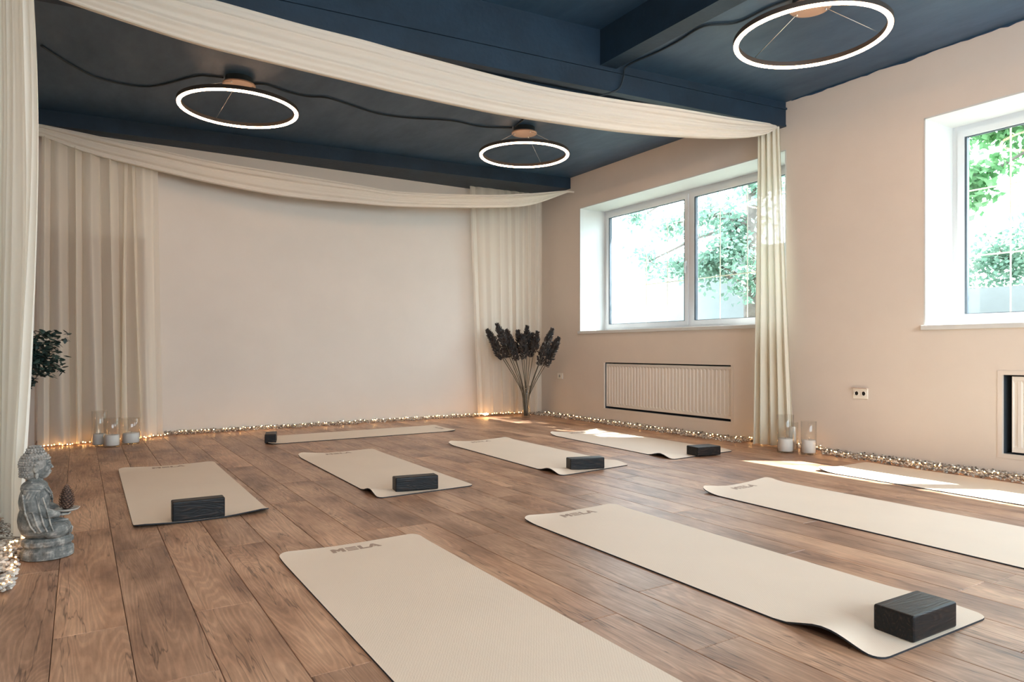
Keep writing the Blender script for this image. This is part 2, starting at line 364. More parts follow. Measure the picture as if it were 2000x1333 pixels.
# ------------------------------------------------------------------ windows
def window(n, w, mull, splits):
    y0, y1, z0, z1 = w; xf = 5.80
    bm = bmesh.new()
    # reveal lining
    box(bm, XR-0.002, xf+0.06, y1-0.008, y1+0.004, z0, z1); box(bm, XR-0.002, xf+0.06, y0-0.004, y0+0.008, z0, z1)
    box(bm, XR-0.002, xf+0.06, y0, y1, z1-0.008, z1+0.004)
    root = struct(bm_obj('window_%d' % n, bm, white_m))
    box_obj('window_sill', XR-0.03, xf+0.06, y0-0.01, y1+0.015, z0-0.006, z0+0.03, white_m, root, 0.004)
    a0, a1, c0, c1 = y0+0.008, y1-0.008, z0+0.03, z1-0.008
    bm = bmesh.new(); t = 0.05
    box(bm, xf, xf+0.07, a0, a1, c0, c0+t); box(bm, xf, xf+0.07, a0, a1, c1-t, c1)
    box(bm, xf, xf+0.07, a0, a0+t, c0+t, c1-t); box(bm, xf, xf+0.07, a1-t, a1, c0+t, c1-t)
    for m_ in mull: box(bm, xf, xf+0.07, m_-0.03, m_+0.03, c0+t, c1-t)
    bm_obj('window_frame', bm, pvc_m, root)
    edges = [a0+t]+[q for m_ in mull for q in (m_-0.03, m_+0.03)]+[a1-t]
    for i in range(0, len(edges), 2):
        e0, e1 = edges[i], edges[i+1]; s = 0.04
        sb = bmesh.new(); xs = xf-0.012
        box(sb, xs, xf+0.05, e0-0.01, e1+0.01, c0+t-0.01, c0+t+s); box(sb, xs, xf+0.05, e0-0.01, e1+0.01, c1-t-s, c1-t+0.01)
        box(sb, xs, xf+0.05, e0-0.01, e0+s, c0+t+s, c1-t-s); box(sb, xs, xf+0.05, e1-s, e1+0.01, c0+t+s, c1-t-s)
        sash = bm_obj('sash', sb, pvc_m, root)
        g0, g1, h0, h1 = e0+s, e1-s, c0+t+s, c1-t-s
        gb = bmesh.new(); q = 0.016
        box(gb, xf+0.004, xf+0.030, g0, g1, h0, h0+0.006); box(gb, xf+0.004, xf+0.030, g0, g1, h1-0.006, h1)
        box(gb, xf-0.006, xf+0.030, g0, g0+q, h0+0.006, h1-0.006); box(gb, xf-0.006, xf+0.030, g1-q, g1, h0+0.006, h1-0.006)
        bm_obj('gasket', gb, gasket_m, sash)
        mesh_obj('pane', [(xf+0.018, g0, h0), (xf+0.018, g1, h0), (xf+0.018, g1, h1), (xf+0.018, g0, h1)], [(0, 1, 2, 3)], glass_m, sash)
        # handle on the sash
        hb = bmesh.new(); hy = e0+0.018; box(hb, xs-0.012, xs, hy-0.012, hy+0.012, 1.80, 1.86, 0.003); box(hb, xs-0.03, xs-0.012, hy-0.008, hy+0.008, 1.72, 1.85, 0.003)
        bm_obj('window_handle', hb, pvc_m, sash)
    return root
window(1, W1, [5.49], 2); window(2, W2, [1.22], 2)

# security grilles outside
bar_m = simple('grille_paint', (0.62, 0.58, 0.42), 0.5)
def grille(name, ys, zs, y0, y1, z0, z1, label):
    r = empty(name, (6.05, (y0+y1)/2, z0)); tag(r, label, 'window grille')
    for y in ys:
        o = tube_obj('upright_bar', [(0, y-r.location.y, 0), (0, y-r.location.y, z1-z0)], 0.006, bar_m, r, 6)
    for y in (ys[0], ys[-1]):
        for z in (zs[0], zs[-1]): tube_obj('wall_bracket', [(-0.14, y-r.location.y, z-z0), (0, y-r.location.y, z-z0)], 0.008, bar_m, r, 6)
    for z in zs:
        o = tube_obj('cross_bar', [(0, y0-r.location.y, z-z0), (0, y1-r.location.y, z-z0)], 0.006, bar_m, r, 6)
grille('window_grille', [6.83, 6.46, 6.09, 5.70, 5.28, 4.91, 4.54, 4.17], [1.10, 1.68, 2.67], 3.95, 7.0, 1.05, 2.68, 'thin pale welded bar grille outside the sliding window nearer the room corner')
grille('window_grille', [2.45, 2.05, 1.65, 1.25, 0.85, 0.45, 0.05], [1.0, 1.605, 2.13, 2.61], -0.3, 2.78, 1.0, 2.62, 'thin pale welded bar grille outside the window at the right edge')

# ------------------------------------------------------------------ radiators in their recesses
def radiator(y0, y1, z0, z1, label, ribs):
    r = empty('radiator', (XR+0.03, (y0+y1)/2, z0)); tag(r, label, 'radiator')
    w = (y1-y0)/2; h = z1-z0; n = ribs; V = []; F = []
    prof = []; step = 2*w/n
    for i in range(n):
        b = -w+i*step
        prof += [(b, 0.0), (b+step*0.42, 0.0), (b+step*0.55, 0.007), (b+step*0.87, 0.007)]
    prof.append((w, 0.0))
    zs = [0.03, 0.045, h-0.045, h-0.03]
    for z in zs:
        k = 0 if z in (zs[0], zs[-1]) else 1
        for (yy, x) in prof: V.append((x*k, yy, z))
    m_ = len(prof)
    for j in range(3):
        for i in range(m_-1): F.append((j*m_+i, (j+1)*m_+i, (j+1)*m_+i+1, j*m_+i+1))
    mesh_obj('front_panel', V, F, rad_m, r)
    bm = bmesh.new()
    box(bm, 0.0, 0.09, -w, w, 0, 0.03, 0.004); box(bm, 0.0, 0.09, -w, w, h-0.03, h, 0.004)
    box(bm, -0.002, 0.09, -w-0.006, -w+0.002, 0, h, 0.002); box(bm, -0.002, 0.09, w-0.002, w+0.006, 0, h, 0.002)
    bm_obj('casing', bm, rad_m, r)
    bm = bmesh.new(); box(bm, 0.014, 0.085, -w, w, 0.03, h-0.03); bm_obj('core', bm, rad_m, r)
    return r
radiator(R1[0]+0.012, R1[1]-0.012, R1[2]+0.022, R1[3]-0.014, 'ribbed panel radiator recessed in the wall under the corner window', 38)
radiator(R2[0]+0.01, 2.185, R2[2]+0.012, R2[3]-0.010, 'white panel radiator cut off by the right edge beside a dark gap', 34)
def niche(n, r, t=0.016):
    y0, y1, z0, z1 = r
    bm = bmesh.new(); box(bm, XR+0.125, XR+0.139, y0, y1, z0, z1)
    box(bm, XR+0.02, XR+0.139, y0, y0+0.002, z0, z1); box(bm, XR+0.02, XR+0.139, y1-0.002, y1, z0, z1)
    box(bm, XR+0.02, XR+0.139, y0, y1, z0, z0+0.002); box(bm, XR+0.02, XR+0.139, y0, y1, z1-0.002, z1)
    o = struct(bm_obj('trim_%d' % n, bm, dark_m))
    bm = bmesh.new(); e = 0.03; x0, x1 = XR-0.004, XR
    box(bm, x0, x1, y0-e, y1+e, z1, z1+e, 0.001); box(bm, x0, x1, y0-e, y1+e, z0-e, z0, 0.001)
    box(bm, x0, x1, y0-e, y0, z0, z1, 0.001); box(bm, x0, x1, y1, y1+e, z0, z1, 0.001)
    bm_obj('surround', bm, wall_m, o)
niche(6, R1); niche(7, R2)

# sockets
def socket(y, z, wdt, hgt, n, label):
    r = empty('wall_socket', (XR, y, z)); tag(r, label, 'socket')
    m_ = simple('socket_plastic', (0.83, 0.79, 0.70), 0.35)
    box_obj('plate', -0.010, 0, -wdt/2, wdt/2, -hgt/2, hgt/2, m_, r, 0.003)
    if n == 2: box_obj('top_shadow_line', -0.034, -0.0, -wdt/2-0.004, wdt/2+0.004, hgt/2-0.004, hgt/2+0.002, simple('socket_shadow', (0.62, 0.50, 0.42), 0.5), r, 0.001).name = 'top_shadow_strip'  # darker strip put in as the shadow line along the plate top
    for i in range(n):
        cyy = 0 if n == 1 else (-0.5+i)*wdt*0.47
        bm = bmesh.new()
        R = lathe(bm, [(0.0195, 0), (0.0195, 0.006), (0.0165, 0.006), (0.0165, -0.0), (0.001, -0.0)], 24)
        bmesh.ops.rotate(bm, verts=bm.verts, cent=(0, 0, 0), matrix=Matrix.Rotation(-pi/2, 3, 'Y'))
        bmesh.ops.translate(bm, verts=bm.verts, vec=(-0.010, cyy, 0)); ins = bm_obj('socket_insert', bm, m_, r, True)
        bm = bmesh.new()
        for s in (-1, 1):
            box(bm, -0.0112, -0.009, cyy+s*0.0095-0.0026, cyy+s*0.0095+0.0026, -0.0026, 0.0026, 0.0005)
            box(bm, -0.0150, -0.009, cyy-0.003, cyy+0.003, s*0.0145-0.0018, s*0.0145+0.0018, 0.0005)
        bm_obj('pin_hole', bm, simple('pin_hole', (0.07, 0.05, 0.04), 0.5), ins)
socket(7.40, 0.512, 0.115, 0.075, 1, 'single wall socket between the dried reeds and the recessed radiator')
socket(3.255, 0.50, 0.125, 0.088, 2, 'double wall socket right of the glass candle jars')

# door behind the back left curtain
dm = simple('door_paint', (0.34, 0.25, 0.20), 0.5)
d = struct(box_obj('door_1', -0.27, 0.57, YB-0.035, YB-0.001, 0.0, 1.98, dm, None, 0.004))
box_obj('door_panel', -0.17, 0.47, YB-0.045, YB-0.03, 1.05, 1.85, dm, d, 0.006); box_obj('door_panel', -0.17, 0.47, YB-0.045, YB-0.03, 0.12, 0.92, dm, d, 0.006)

# ------------------------------------------------------------------ curtains
def curtain(name, top, bot, ztop, zbot, pleats, amp, m, seed, label, thick_dir=1, flare=1.0, bulge=None):
    """top/bot: lists of plan points (x, y) the heading and the hem follow."""
    nu, nv = pleats*14, 46
    R = random.Random(seed)
    phs = []; x = 0
    ws = [R.uniform(0.4, 1.7) for _ in range(pleats)]; tot = sum(ws)
    am = [R.uniform(0.35, 1.3) for _ in range(pleats)]
    lean = [R.uniform(-1.2, 1.2) for _ in range(pleats)]
    def along(pl, t):
        pl = [Vector((p[0], p[1], 0)) for p in pl]; segs = [(b-a).length for a, b in zip(pl, pl[1:])]; tl = sum(segs); d = t*tl
        for (a, b), s in zip(zip(pl, pl[1:]), segs):
            if d <= s+1e-9: return a.lerp(b, d/s), (b-a).normalized()
            d -= s
        return pl[-1], (pl[-1]-pl[-2]).normalized()
    V = []
    for j in range(nv+1):
        v = j/nv
        for i in range(nu+1):
            k = min(i//14, pleats-1); f = (i-k*14)/14
            t = (sum(ws[:k])+ws[k]*f)/tot
            tt = t+lean[k]*0.035*sin(pi*f)*v*flare
            tt = min(max(tt, 0), 1); zt_ = ztop if not isinstance(ztop, tuple) else ztop[0]+(ztop[1]-ztop[0])*t; z = zt_+(zbot-zt_)*v
            a, da = along(top, tt); b, db = along(bot, tt)
            e = v**1.15
            p = a.lerp(b, e); d_ = da.lerp(db, e).normalized(); nrm = Vector((d_.y, -d_.x, 0))
            A = amp*am[k]*(0.55+0.75*v)
            off = A*(sin(2*pi*f)**1 if True else 0)*(0.75+0.25*cos(2*pi*f))
            off += 0.010*noise.noise(Vector((t*9, v*2.2, seed)))+0.30*amp*noise.noise(Vector((t*22, v*1.4, seed+5)))
            if bulge: p = p+Vector((bulge(t, v), 0, 0))
            side = 0.35*A*sin(4*pi*f)*0.5
            q = p+nrm*off*thick_dir+d_*side
            V.append((q.x, q.y, z))
    F = [(j*(nu+1)+i, j*(nu+1)+i+1, (j+1)*(nu+1)+i+1, (j+1)*(nu+1)+i) for j in range(nv) for i in range(nu)]
    o = mesh_obj(name, V, F, m, None, True); tag(o, label, 'curtain'); return o
curtain('curtain', [(-0.29, 7.66), (0.66, 7.66)], [(-0.31, 7.30), (0.10, 7.42), (0.70, 7.60)], (2.885, 2.76), 0.012, 8, 0.080, sheer_m, 3,
        'sheer cream curtain hanging in the far left corner behind the glass jars', flare=2.0)
curtain('curtain', [(4.22, 7.74), (5.28, 7.66)], [(4.34, 7.74), (5.26, 7.64)], 2.95, 0.03, 9, 0.022, sheer_m, 11,
        'sheer cream curtain in the right back corner behind the dried reeds')
curtain('curtain', [(5.27, 4.16), (5.34, 3.98)], [(5.16, 4.10), (5.23, 3.76)], 2.87, 0.012, 5, 0.045, sheer3_m, 21,
        'gathered sheer curtain hanging between the two windows')
curtain('curtain', [(-0.335, 4.30), (-0.20, 3.98)], [(-0.325, 4.34), (-0.215, 3.66)], 2.87, 0.03, 7, 0.022, sheer2_m, 31,
        'pale sheer curtain in the left foreground behind the stone statue',
        bulge=lambda t, v: 0.045*sin(pi*min(1, v*1.1))*t)

# ceiling swags: troughs of voile slung along the beams
def swag(top, bot, yline, depth, label, seed):
    xs0, xs1 = XL+0.005, XR-0.005
    nu, nv = 120, 110; V = []
    top = [tuple(p) for p in top]; bot = [tuple(p) for p in bot]
    for i in range(nu+1):
        x = xs0+(xs1-xs0)*i/nu; zt = lerp_s(top, x); zb = lerp_s(bot, x); hgt = max(zt-zb, 0.02)
        gath = min(1, hgt/0.18)
        for j in range(nv+1):
            t = j/nv*1.75        # 0..1 front face bottom to top of roll, beyond: back side
            if t <= 1: z = zb+hgt*t; yo = -depth*(0.35+0.65*sin(t*pi/2))*gath
            else: z = zb+hgt*(t-1)*0.95; yo = depth*(0.35+0.65*sin((t-1)*pi/2))*gath
            if j == 0: pass
            c1, c2 = 0.70+0.05*sin(x*0.7+seed), 0.36+0.06*sin(x*0.5+2*seed)
            fold = 0.030*math.exp(-((t-c1)/0.022)**2)+0.014*math.exp(-((t-c2)/0.05)**2)+0.010*sin(t*15+0.8*sin(x*0.6+seed))+0.004*sin(t*41+x*0.5)+0.008*noise.noise(Vector((x*0.5, t*5, seed)))
            yy = yline(x)+yo+fold*gath
            V.append((x, yy, z))
    # order columns from back top -> bottom -> front top
    idx = []
    fr = [j for j in range(nv+1) if j/nv*1.75 <= 1]; bk = [j for j in range(nv+1) if j/nv*1.75 > 1]
    order = bk[::-1]+fr
    F = []
    for i in range(nu):
        for a, b in zip(order, order[1:]):
            F.append((i*(nv+1)+a, i*(nv+1)+b, (i+1)*(nv+1)+b, (i+1)*(nv+1)+a))
    o = mesh_obj('ceiling_drape', V, F, swag_m, None, True); tag(o, label, 'drape'); return o
def lerp_s(tab, x):
    # smooth interpolation through the measured sag line
    if x <= tab[0][0]: return tab[0][1]
    if x >= tab[-1][0]: return tab[-1][1]
    for k in range(len(tab)-1):
        if x <= tab[k+1][0]:
            p0 = tab[max(k-1, 0)]; p1 = tab[k]; p2 = tab[k+1]; p3 = tab[min(k+2, len(tab)-1)]
            t = (x-p1[0])/(p2[0]-p1[0]); h = p2[0]-p1[0]
            m1 = (p2[1]-p0[1])/(p2[0]-p0[0])*h; m2 = (p3[1]-p1[1])/(p3[0]-p1[0])*h
            return (2*t**3-3*t*t+1)*p1[1]+(t**3-2*t*t+t)*m1+(-2*t**3+3*t*t)*p2[1]+(t**3-t*t)*m2
SWT1, SWB1, SWT2, SWB2 = [], [], [], []
f_, H_, hz_ = 1348.0, 0.85, 685.0; s_, c_ = sin(radians(32.1)), cos(radians(32.1))
def on_line(u, v, y0):     # point of a skewed vertical plane (parallel to the beams) met along a sight line of the survey
    a = (u-1000)/f_; dx, dy, dz = a*c_+s_, -a*s_+c_, (hz_-v)/f_
    t = (y0+SK*XR)/(dy+SK*dx); return (dx*t, H_+dz*t)
T1 = [(398, 0), (526, 37), (600, 58), (701, 84), (775, 105), (950, 151), (1055, 175), (1196, 198), (1300, 212), (1405, 228), (1475, 236), (1529, 241)]
B1 = [(131, 0), (245, 40), (385, 86), (526, 123), (701, 166), (775, 184), (950, 221), (1055, 238), (1196, 257), (1300, 266), (1405, 270), (1458, 268), (1493, 263), (1510, 256), (1529, 246)]
T2 = [(80, 240), (175, 261), (298, 289), (420, 315), (560, 338), (700, 361), (775, 373), (950, 380), (1038, 377), (1113, 370)]
B2 = [(80, 264), (175, 298), (298, 329), (420, 357), (560, 382), (700, 396), (775, 402), (950, 405), (1038, 400), (1113, 375)]
SWT1 = [(XL, 2.98)]+[on_line(u, v, 3.93) for u, v in T1]; SWB1 = [(XL, 2.84)]+[on_line(u, v, 3.98) for u, v in B1]
SWT2 = [on_line(u, v, 7.02) for u, v in T2]; SWB2 = [on_line(u, v, 7.07) for u, v in B2]
swag(SWT1, SWB1, lambda x: yb(4.00, x)-0.06*sin(pi*(x-XL)/(XR-XL)), 0.085, 'wide cream voile swag slung under the nearer ceiling beam', 1)
swag(SWT2, SWB2, lambda x: yb(7.10, x), 0.085, 'narrower cream voile swag slung along the back wall beam', 4)

# ------------------------------------------------------------------ ring lamps
def ring_lamp(name, x, y, z, r, zc, label, rot, hide=False):
    g = empty(name, (x, y, zc)); tag(g, label, 'ceiling lamp', 'round ring lamps under the ceiling'); dz = z-zc
    bm = bmesh.new(); lathe(bm, [(r-0.018, dz+0.004), (r+0.018, dz+0.004), (r+0.018, dz+0.034), (r-0.018, dz+0.034)], 96, closed=True)
    bm_obj('ring_housing', bm, housing_m, g)
    prof = [(r+0.0150*cos(a), dz+0.006-0.015*sin(a)) for a in [pi*k/8 for k in range(9)]]+[(r-0.0150, dz+0.0065), (r+0.0150, dz+0.0065)]
    bm = bmesh.new(); lathe(bm, prof, 96, closed=True); bm_obj('diffuser', bm, ring_m, g, True)
    bm = bmesh.new(); lathe(bm, [(0.0, -0.062), (0.125, -0.062), (0.128, -0.058), (0.128, -0.050), (0.0, -0.050)], 48); bm_obj('canopy', bm, canopy_m, g)
    bm = bmesh.new(); lathe(bm, [(0.0, -0.050), (0.108, -0.050), (0.108, 0.0), (0.0, 0.0)], 40); bm_obj('junction_box', bm, black_m, g)
    for k in range(3):
        a = rot+k*2*pi/3
        p0 = Vector((0.10*cos(a), 0.10*sin(a), -0.060)); p1 = Vector((r*cos(a), r*sin(a), dz+0.034))
        w = tube_obj('suspension_cable', [p0, p1], 0.0022, steel_m, g, 6)
        tube_obj('cable_gripper', [p0+Vector((0, 0, -0.012)), p0+Vector((0, 0, 0.002))], 0.006, steel_m, w, 8)
    return g
ring_lamp('ring_lamp', 1.115, 6.0, 2.83, 0.45, ZC, 'glowing ring lamp at the upper left, between the two swags', radians(104))
ring_lamp('ring_lamp', 3.79, 5.81, 2.81, 0.435, ZC, 'smallest looking ring lamp, hanging before the corner window', radians(33))
ring_lamp('ring_lamp', 3.94, 2.71, 2.835, 0.45, ZC, 'largest looking ring lamp, at the upper right near the camera', radians(88))
ring_lamp('ring_lamp', 1.1, 2.2, 3.03, 0.45, ZH, 'added unseen ring lamp in the high bay, above the upper edge of the picture', radians(20))  # out of view, added to light the foreground

ring_lamp('ring_lamp', 3.94, -0.5, 2.835, 0.45, ZC, 'added unseen ring lamp in the window bay behind the camera', radians(88))  # extra lamp out of view, added for more warm light

# cables on the ceiling
def cable(pts, label, r=0.007):
    o = tube_obj('ceiling_cable', smoothpath(pts), r, cable_m, None, 8); tag(o, label, 'cable'); return o
zc = ZC-0.009
cable([(x, y, zc) for x, y in [(-0.236, 6.105), (-0.049, 6.396), (0.163, 6.60), (0.497, 6.574), (0.796, 6.128), (0.898, 6.06), (1.0, 6.03)]], 'black cable curving from the left wall to the left ring lamp')
cable([(x, y, zc) for x, y in [(1.235, 6.044), (1.33, 5.999), (1.516, 6.072), (1.696, 6.087), (1.86, 6.028), (2.121, 6.107), (2.394, 6.178), (2.686, 6.131), (3.053, 5.988), (3.396, 5.99), (3.673, 5.855)]], 'black cable running between the two far ring lamps')
cable([(3.68, 5.80, zc), (3.62, 5.5, zc), (3.55, 5.0, zc), (3.5, 4.52, zc)], 'short black cable leaving the lamp before the corner window')
cable([(3.86, 2.62, zc), (3.80, 2.9, zc), (3.79, 3.16, zc), (3.64, 3.32, zc), (3.66, 3.58, zc), (3.66, 3.80, zc), (3.62, 4.08, zc-0.01), (3.60, 4.10, 2.99), (3.57, 4.11, 2.90), (3.50, 4.13, 2.855), (3.42, 4.2, 2.83)], 'black cable dropping over the beam from the nearest ring lamp')

# ------------------------------------------------------------------ yoga mats
LOGO = []   # polygons in a unit frame (x along the word 0..4, y 0..1)
def bars(x, rects):
    for a, b, c, d in rects: LOGO.append([(x+a, b), (x+c, b), (x+c, d), (x+a, d)])
bars(0, [(0, 0, 0.34, 1), (0.82, 0, 1.16, 1)]); LOGO += [[(0.3, 1), (0.3, 0.55), (0.58, 0.2), (0.58, 0.75)], [(0.86, 1), (0.58, 0.75), (0.58, 0.2), (0.86, 0.55)]]
bars(1.32, [(0, 0, 1.0, 0.24), (0, 0.38, 1.0, 0.62), (0, 0.76, 1.0, 1)])
bars(2.45, [(0, 0, 0.34, 1), (0.34, 0, 0.86, 0.30)])
LOGO += [[(3.2, 0), (3.55, 0), (3.86, 0.62), (3.86, 1), (3.72, 1)], [(3.86, 0.62), (4.1, 0.0), (4.5, 0.0), (3.98, 1), (3.86, 1)], [(3.62, 0.22), (4.05, 0.22), (3.96, 0.42), (3.75, 0.42)]]
def yoga_mat(quad, far, near, label, logo=True, r=0.045, sunk=0.0, name='yoga_mat'):
    """quad: far-left, far-right, near-right, near-left; far/near: (left lift, right lift, reach, mode)"""
    FL, FR, NR, NL = [Vector((p[0], p[1], 0)) for p in quad]
    cx = (FL+FR+NR+NL)/4; root = empty(name, (cx.x, cx.y, 0)); tag(root, label, 'yoga mat', 'yoga mats on the floor')
    Ln = ((FL-NL).length+(FR-NR).length)/2; Wd = ((FL-FR).length+(NL-NR).length)/2; th = 0.006
    def lift(t, d, e):
        # d distance from that end; e (left, right, reach, mode)
        l, rr_, reach, mode = e
        a = l*max(0, 1-t/0.38)**1.3+rr_*max(0, (t-0.62)/0.38)**1.3
        q = d/reach
        if q >= 1: return 0
        if mode == 'tip': return a*(1-q)**2+0.25*(l+rr_)*0.5*(1-q)**3
        return a*sin(pi*q)**2*(1.0)
    ds = sorted(set([0, 0.003, 0.008, 0.015, 0.025, 0.035, 0.05, 0.07, 0.09, 0.11, 0.13, 0.15, 0.18, 0.21, 0.25, 0.3, 0.35, 0.42]))
    ss = [d/Ln for d in ds]+[i/20 for i in range(6, 15)]+[1-d/Ln for d in ds[::-1]]
    ss = sorted(set(round(q, 5) for q in ss)); nu = 18
    def pos(t, s, up=0.0):
        d0, d1 = s*Ln, (1-s)*Ln; d = min(d0, d1); ins = 0
        if d < r: ins = (r-sqrt(max(0, r*r-(r-d)**2)))/Wd
        tt = ins+(1-2*ins)*t
        p = FL.lerp(FR, tt).lerp(NL.lerp(NR, tt), s)
        z = lift(t, d0, far)+lift(t, d1, near)
        return Vector((p.x-cx.x, p.y-cx.y, z+up))
    top = [[pos(i/nu, s, th) for i in range(nu+1)] for s in ss]; bot = [[pos(i/nu, s, 0.0) for i in range(nu+1)] for s in ss]
    n0 = nu+1; R_ = len(ss)
    V = [v for row in top for v in row]+[v for row in bot for v in row]; off = n0*R_
    F = [];  Fm = []
    for j in range(R_-1):
        for i in range(nu):
            a = j*n0+i; F.append((a, a+n0, a+n0+1, a+1)); Fm.append(0)
            F.append((off+a, off+a+1, off+a+n0+1, off+a+n0)); Fm.append(1)
        a = j*n0; F.append((a, off+a, off+a+n0, a+n0)); Fm.append(1)
        a = j*n0+nu; F.append((a, a+n0, off+a+n0, off+a)); Fm.append(1)
    for i in range(nu):
        F.append((i, i+1, off+i+1, off+i)); Fm.append(1)
        a = (R_-1)*n0+i; F.append((a, off+a, off+a+1, a+1)); Fm.append(1)
    o = mesh_obj('mat_sheet', V, F, mat_m, root); o.data.materials.append(mat_under_m)
    for p, k in zip(o.data.polygons, Fm): p.material_index = k; p.use_smooth = False
    if logo:
        V, F = [], []
        # printed word: starts about a third across, close to the far end
        w_, h_ = 0.215, 0.052; t0 = 0.33; inset = 0.045
        def lp(q):
            t = t0+q[0]/4.5*w_/Wd; s = (inset+(1-q[1])*h_)/Ln
            p = pos(t, s, th+0.0006); return p
        for poly in LOGO:
            k = len(V); V += [lp(q) for q in poly]; F.append(tuple(range(k, k+len(poly))))
        mesh_obj('printed_word', V, F, logo_m, root)
    return root, pos, th
TIP = lambda l, r_, reach=0.16: (l, r_, reach, 'tip')
WAV = lambda l, r_, reach=0.30: (l, r_, reach, 'wave')
yoga_mat([(0.235, 5.62), (0.865, 5.62), (0.85, 3.74), (0.22, 3.72)], TIP(0.010, 0.006), TIP(0.012, 0.016), 'farther left yoga mat, beige, beside the statue with a dark block on it')
yoga_mat([(1.48, 5.60), (2.13, 5.62), (2.10, 3.79), (1.45, 3.75)], TIP(0.02, 0.004), WAV(0.028, 0.0), 'beige yoga mat in the far row, second from the left wall')
yoga_mat([(2.82, 5.60), (3.50, 5.66), (3.45, 3.86), (2.76, 3.77)], TIP(0.02, 0.008), WAV(0.026, 0.012), 'beige yoga mat in the middle of the far row, under the corner window lamp')
yoga_mat([(4.00, 5.68), (4.70, 5.74), (4.67, 3.93), (3.90, 3.87)], TIP(0.022, 0.01), WAV(0.028, 0.010), 'beige yoga mat lying before the recessed radiator')
yoga_mat([(3.15, 2.90), (3.83, 2.94), (3.82, 1.08), (3.10, 1.08)], TIP(0.026, 0.012), WAV(0.0, 0.0), 'pale lit yoga mat cut by the right edge, second from the window wall')
yoga_mat([(4.40, 2.98), (5.04, 2.99), (5.03, 1.14), (4.36, 1.14)], TIP(0.022, 0.0), WAV(0.0, 0.0), 'sun striped yoga mat beside the gravel under the right edge window', logo=False)
yoga_mat([(1.875, 2.90), (2.49, 2.915), (2.45, 1.05), (1.85, 1.06)], TIP(0.012, 0.004), WAV(0.032, 0.006, 0.34), 'long beige yoga mat at the lower right with a block on its curled near end')
yoga_mat([(0.69, 2.92), (1.315, 2.92), (1.30, 1.06), (0.675, 1.06)], TIP(0.008, 0.004), WAV(0.0, 0.0), 'nearest beige yoga mat, cut by the bottom edge, with a printed word')
# the back mat lies crosswise
yoga_mat([(3.37, 6.47), (3.40, 7.08), (1.56, 7.02), (1.44, 6.42)], TIP(0.008, 0.004), TIP(0.010, 0.004), 'beige yoga mat lying crosswise along the back wall')

def block(x, y, rz, w, dpt, h, z, label):
    bm = bmesh.new(); box(bm, -w/2, w/2, -dpt/2, dpt/2, 0, h, 0.007)
    o = bm_obj('yoga_block', bm, block_m); o.location = (x, y, z); o.rotation_euler = (0, 0, rz)
    for p in o.data.polygons: p.use_smooth = False
    tag(o, label, 'yoga block', 'wooden yoga blocks on the mats'); return o
block(0.507, 3.775, radians(-1.5), 0.242, 0.075, 0.100, 0.0065, 'dark wooden block on edge on the farther left mat')
block(1.505, 6.60, radians(-15), 0.10, 0.24, 0.080, 0.007, 'small looking dark block at the left end of the crosswise mat')
block(1.727, 3.855, radians(-8), 0.265, 0.085, 0.085, 0.007, 'dark wooden block on the second mat of the far row')
block(3.065, 3.90, radians(-15), 0.262, 0.090, 0.080, 0.0065, 'dark wooden block on the mat in the middle of the far row')
block(4.29, 3.915, radians(-8), 0.232, 0.145, 0.072, 0.0065, 'brown lit wooden block on the mat before the radiator')
block(2.150, 1.124, radians(-1.2), 0.236, 0.122, 0.078, 0.0065, 'large dark block with visible wood grain at the lower right')

# ------------------------------------------------------------------ gravel and fairy lights
stone_m, nt, b_, o_ = new_mat('pale_stone')
gi = N(nt, 'ShaderNodeNewGeometry')
L(nt, ramp(nt, gi.outputs['Random Per Island'], [(0.0, (0.10, 0.085, 0.07)), (0.3, (0.34, 0.29, 0.24)), (0.65, (0.55, 0.50, 0.43)), (1.0, (0.74, 0.70, 0.63))]), b_.inputs['Base Color'])
b_.inputs['Roughness'].default_value = 0.75
pale2, nt, b_, o_ = new_mat('pebble_stone')
oi = N(nt, 'ShaderNodeObjectInfo')
L(nt, ramp(nt, oi.outputs['Random'], [(0.0, (0.20, 0.17, 0.14)), (0.2, (0.45, 0.41, 0.36)), (0.6, (0.62, 0.59, 0.54)), (1.0, (0.75, 0.73, 0.68))]), b_.inputs['Base Color'])
b_.inputs['Roughness'].default_value = 0.75
bm = bmesh.new(); bmesh.ops.create_icosphere(bm, subdivisions=1, radius=1)
ICV = np.array([v.co[:] for v in bm.verts]); ICF = [tuple(v.index for v in f.verts) for f in bm.faces]; bm.free()
def gravel(name, pts, sizes, label):
    n = len(pts); nv = len(ICV)
    A = RNG.uniform(0, 2*pi, n); sc = RNG.uniform(0.6, 1.3, (n, 3)); sc[:, 2] *= 0.7
    V = np.repeat(ICV[None], n, 0)*sc[:, None, :]*(sizes[:, None, None])
    V *= 1+RNG.uniform(-0.18, 0.18, (n, nv, 1))
    ca, sa = np.cos(A)[:, None], np.sin(A)[:, None]
    X = V[..., 0]*ca-V[..., 1]*sa; Y = V[..., 0]*sa+V[..., 1]*ca
    V = np.stack([X, Y, V[..., 2]], -1)+pts[:, None, :]
    V[..., 2] = np.maximum(V[..., 2], 0.0006)
    F = (np.array(ICF)[None]+(np.arange(n)*nv)[:, None, None]).reshape(-1, 3)
    me = bpy.data.meshes.new(name); me.from_pydata(V.reshape(-1, 3).tolist(), [], F.tolist()); me.materials.append(stone_m)
    o = bpy.data.objects.new(name, me); C.objects.link(o)
    tag(o, label, 'gravel', None, 'stuff'); return o
def strip_pts(x0, x1, y0, y1, n, wall, edge, zmax=0.03):
    P = np.stack([RNG.uniform(x0, x1, n), RNG.uniform(y0, y1, n), np.zeros(n)], 1)
    P[:, 2] = RNG.uniform(0.004, zmax, n)
    return P
def wide(y): return 5.085+0.03*np.sin(y*2.1)
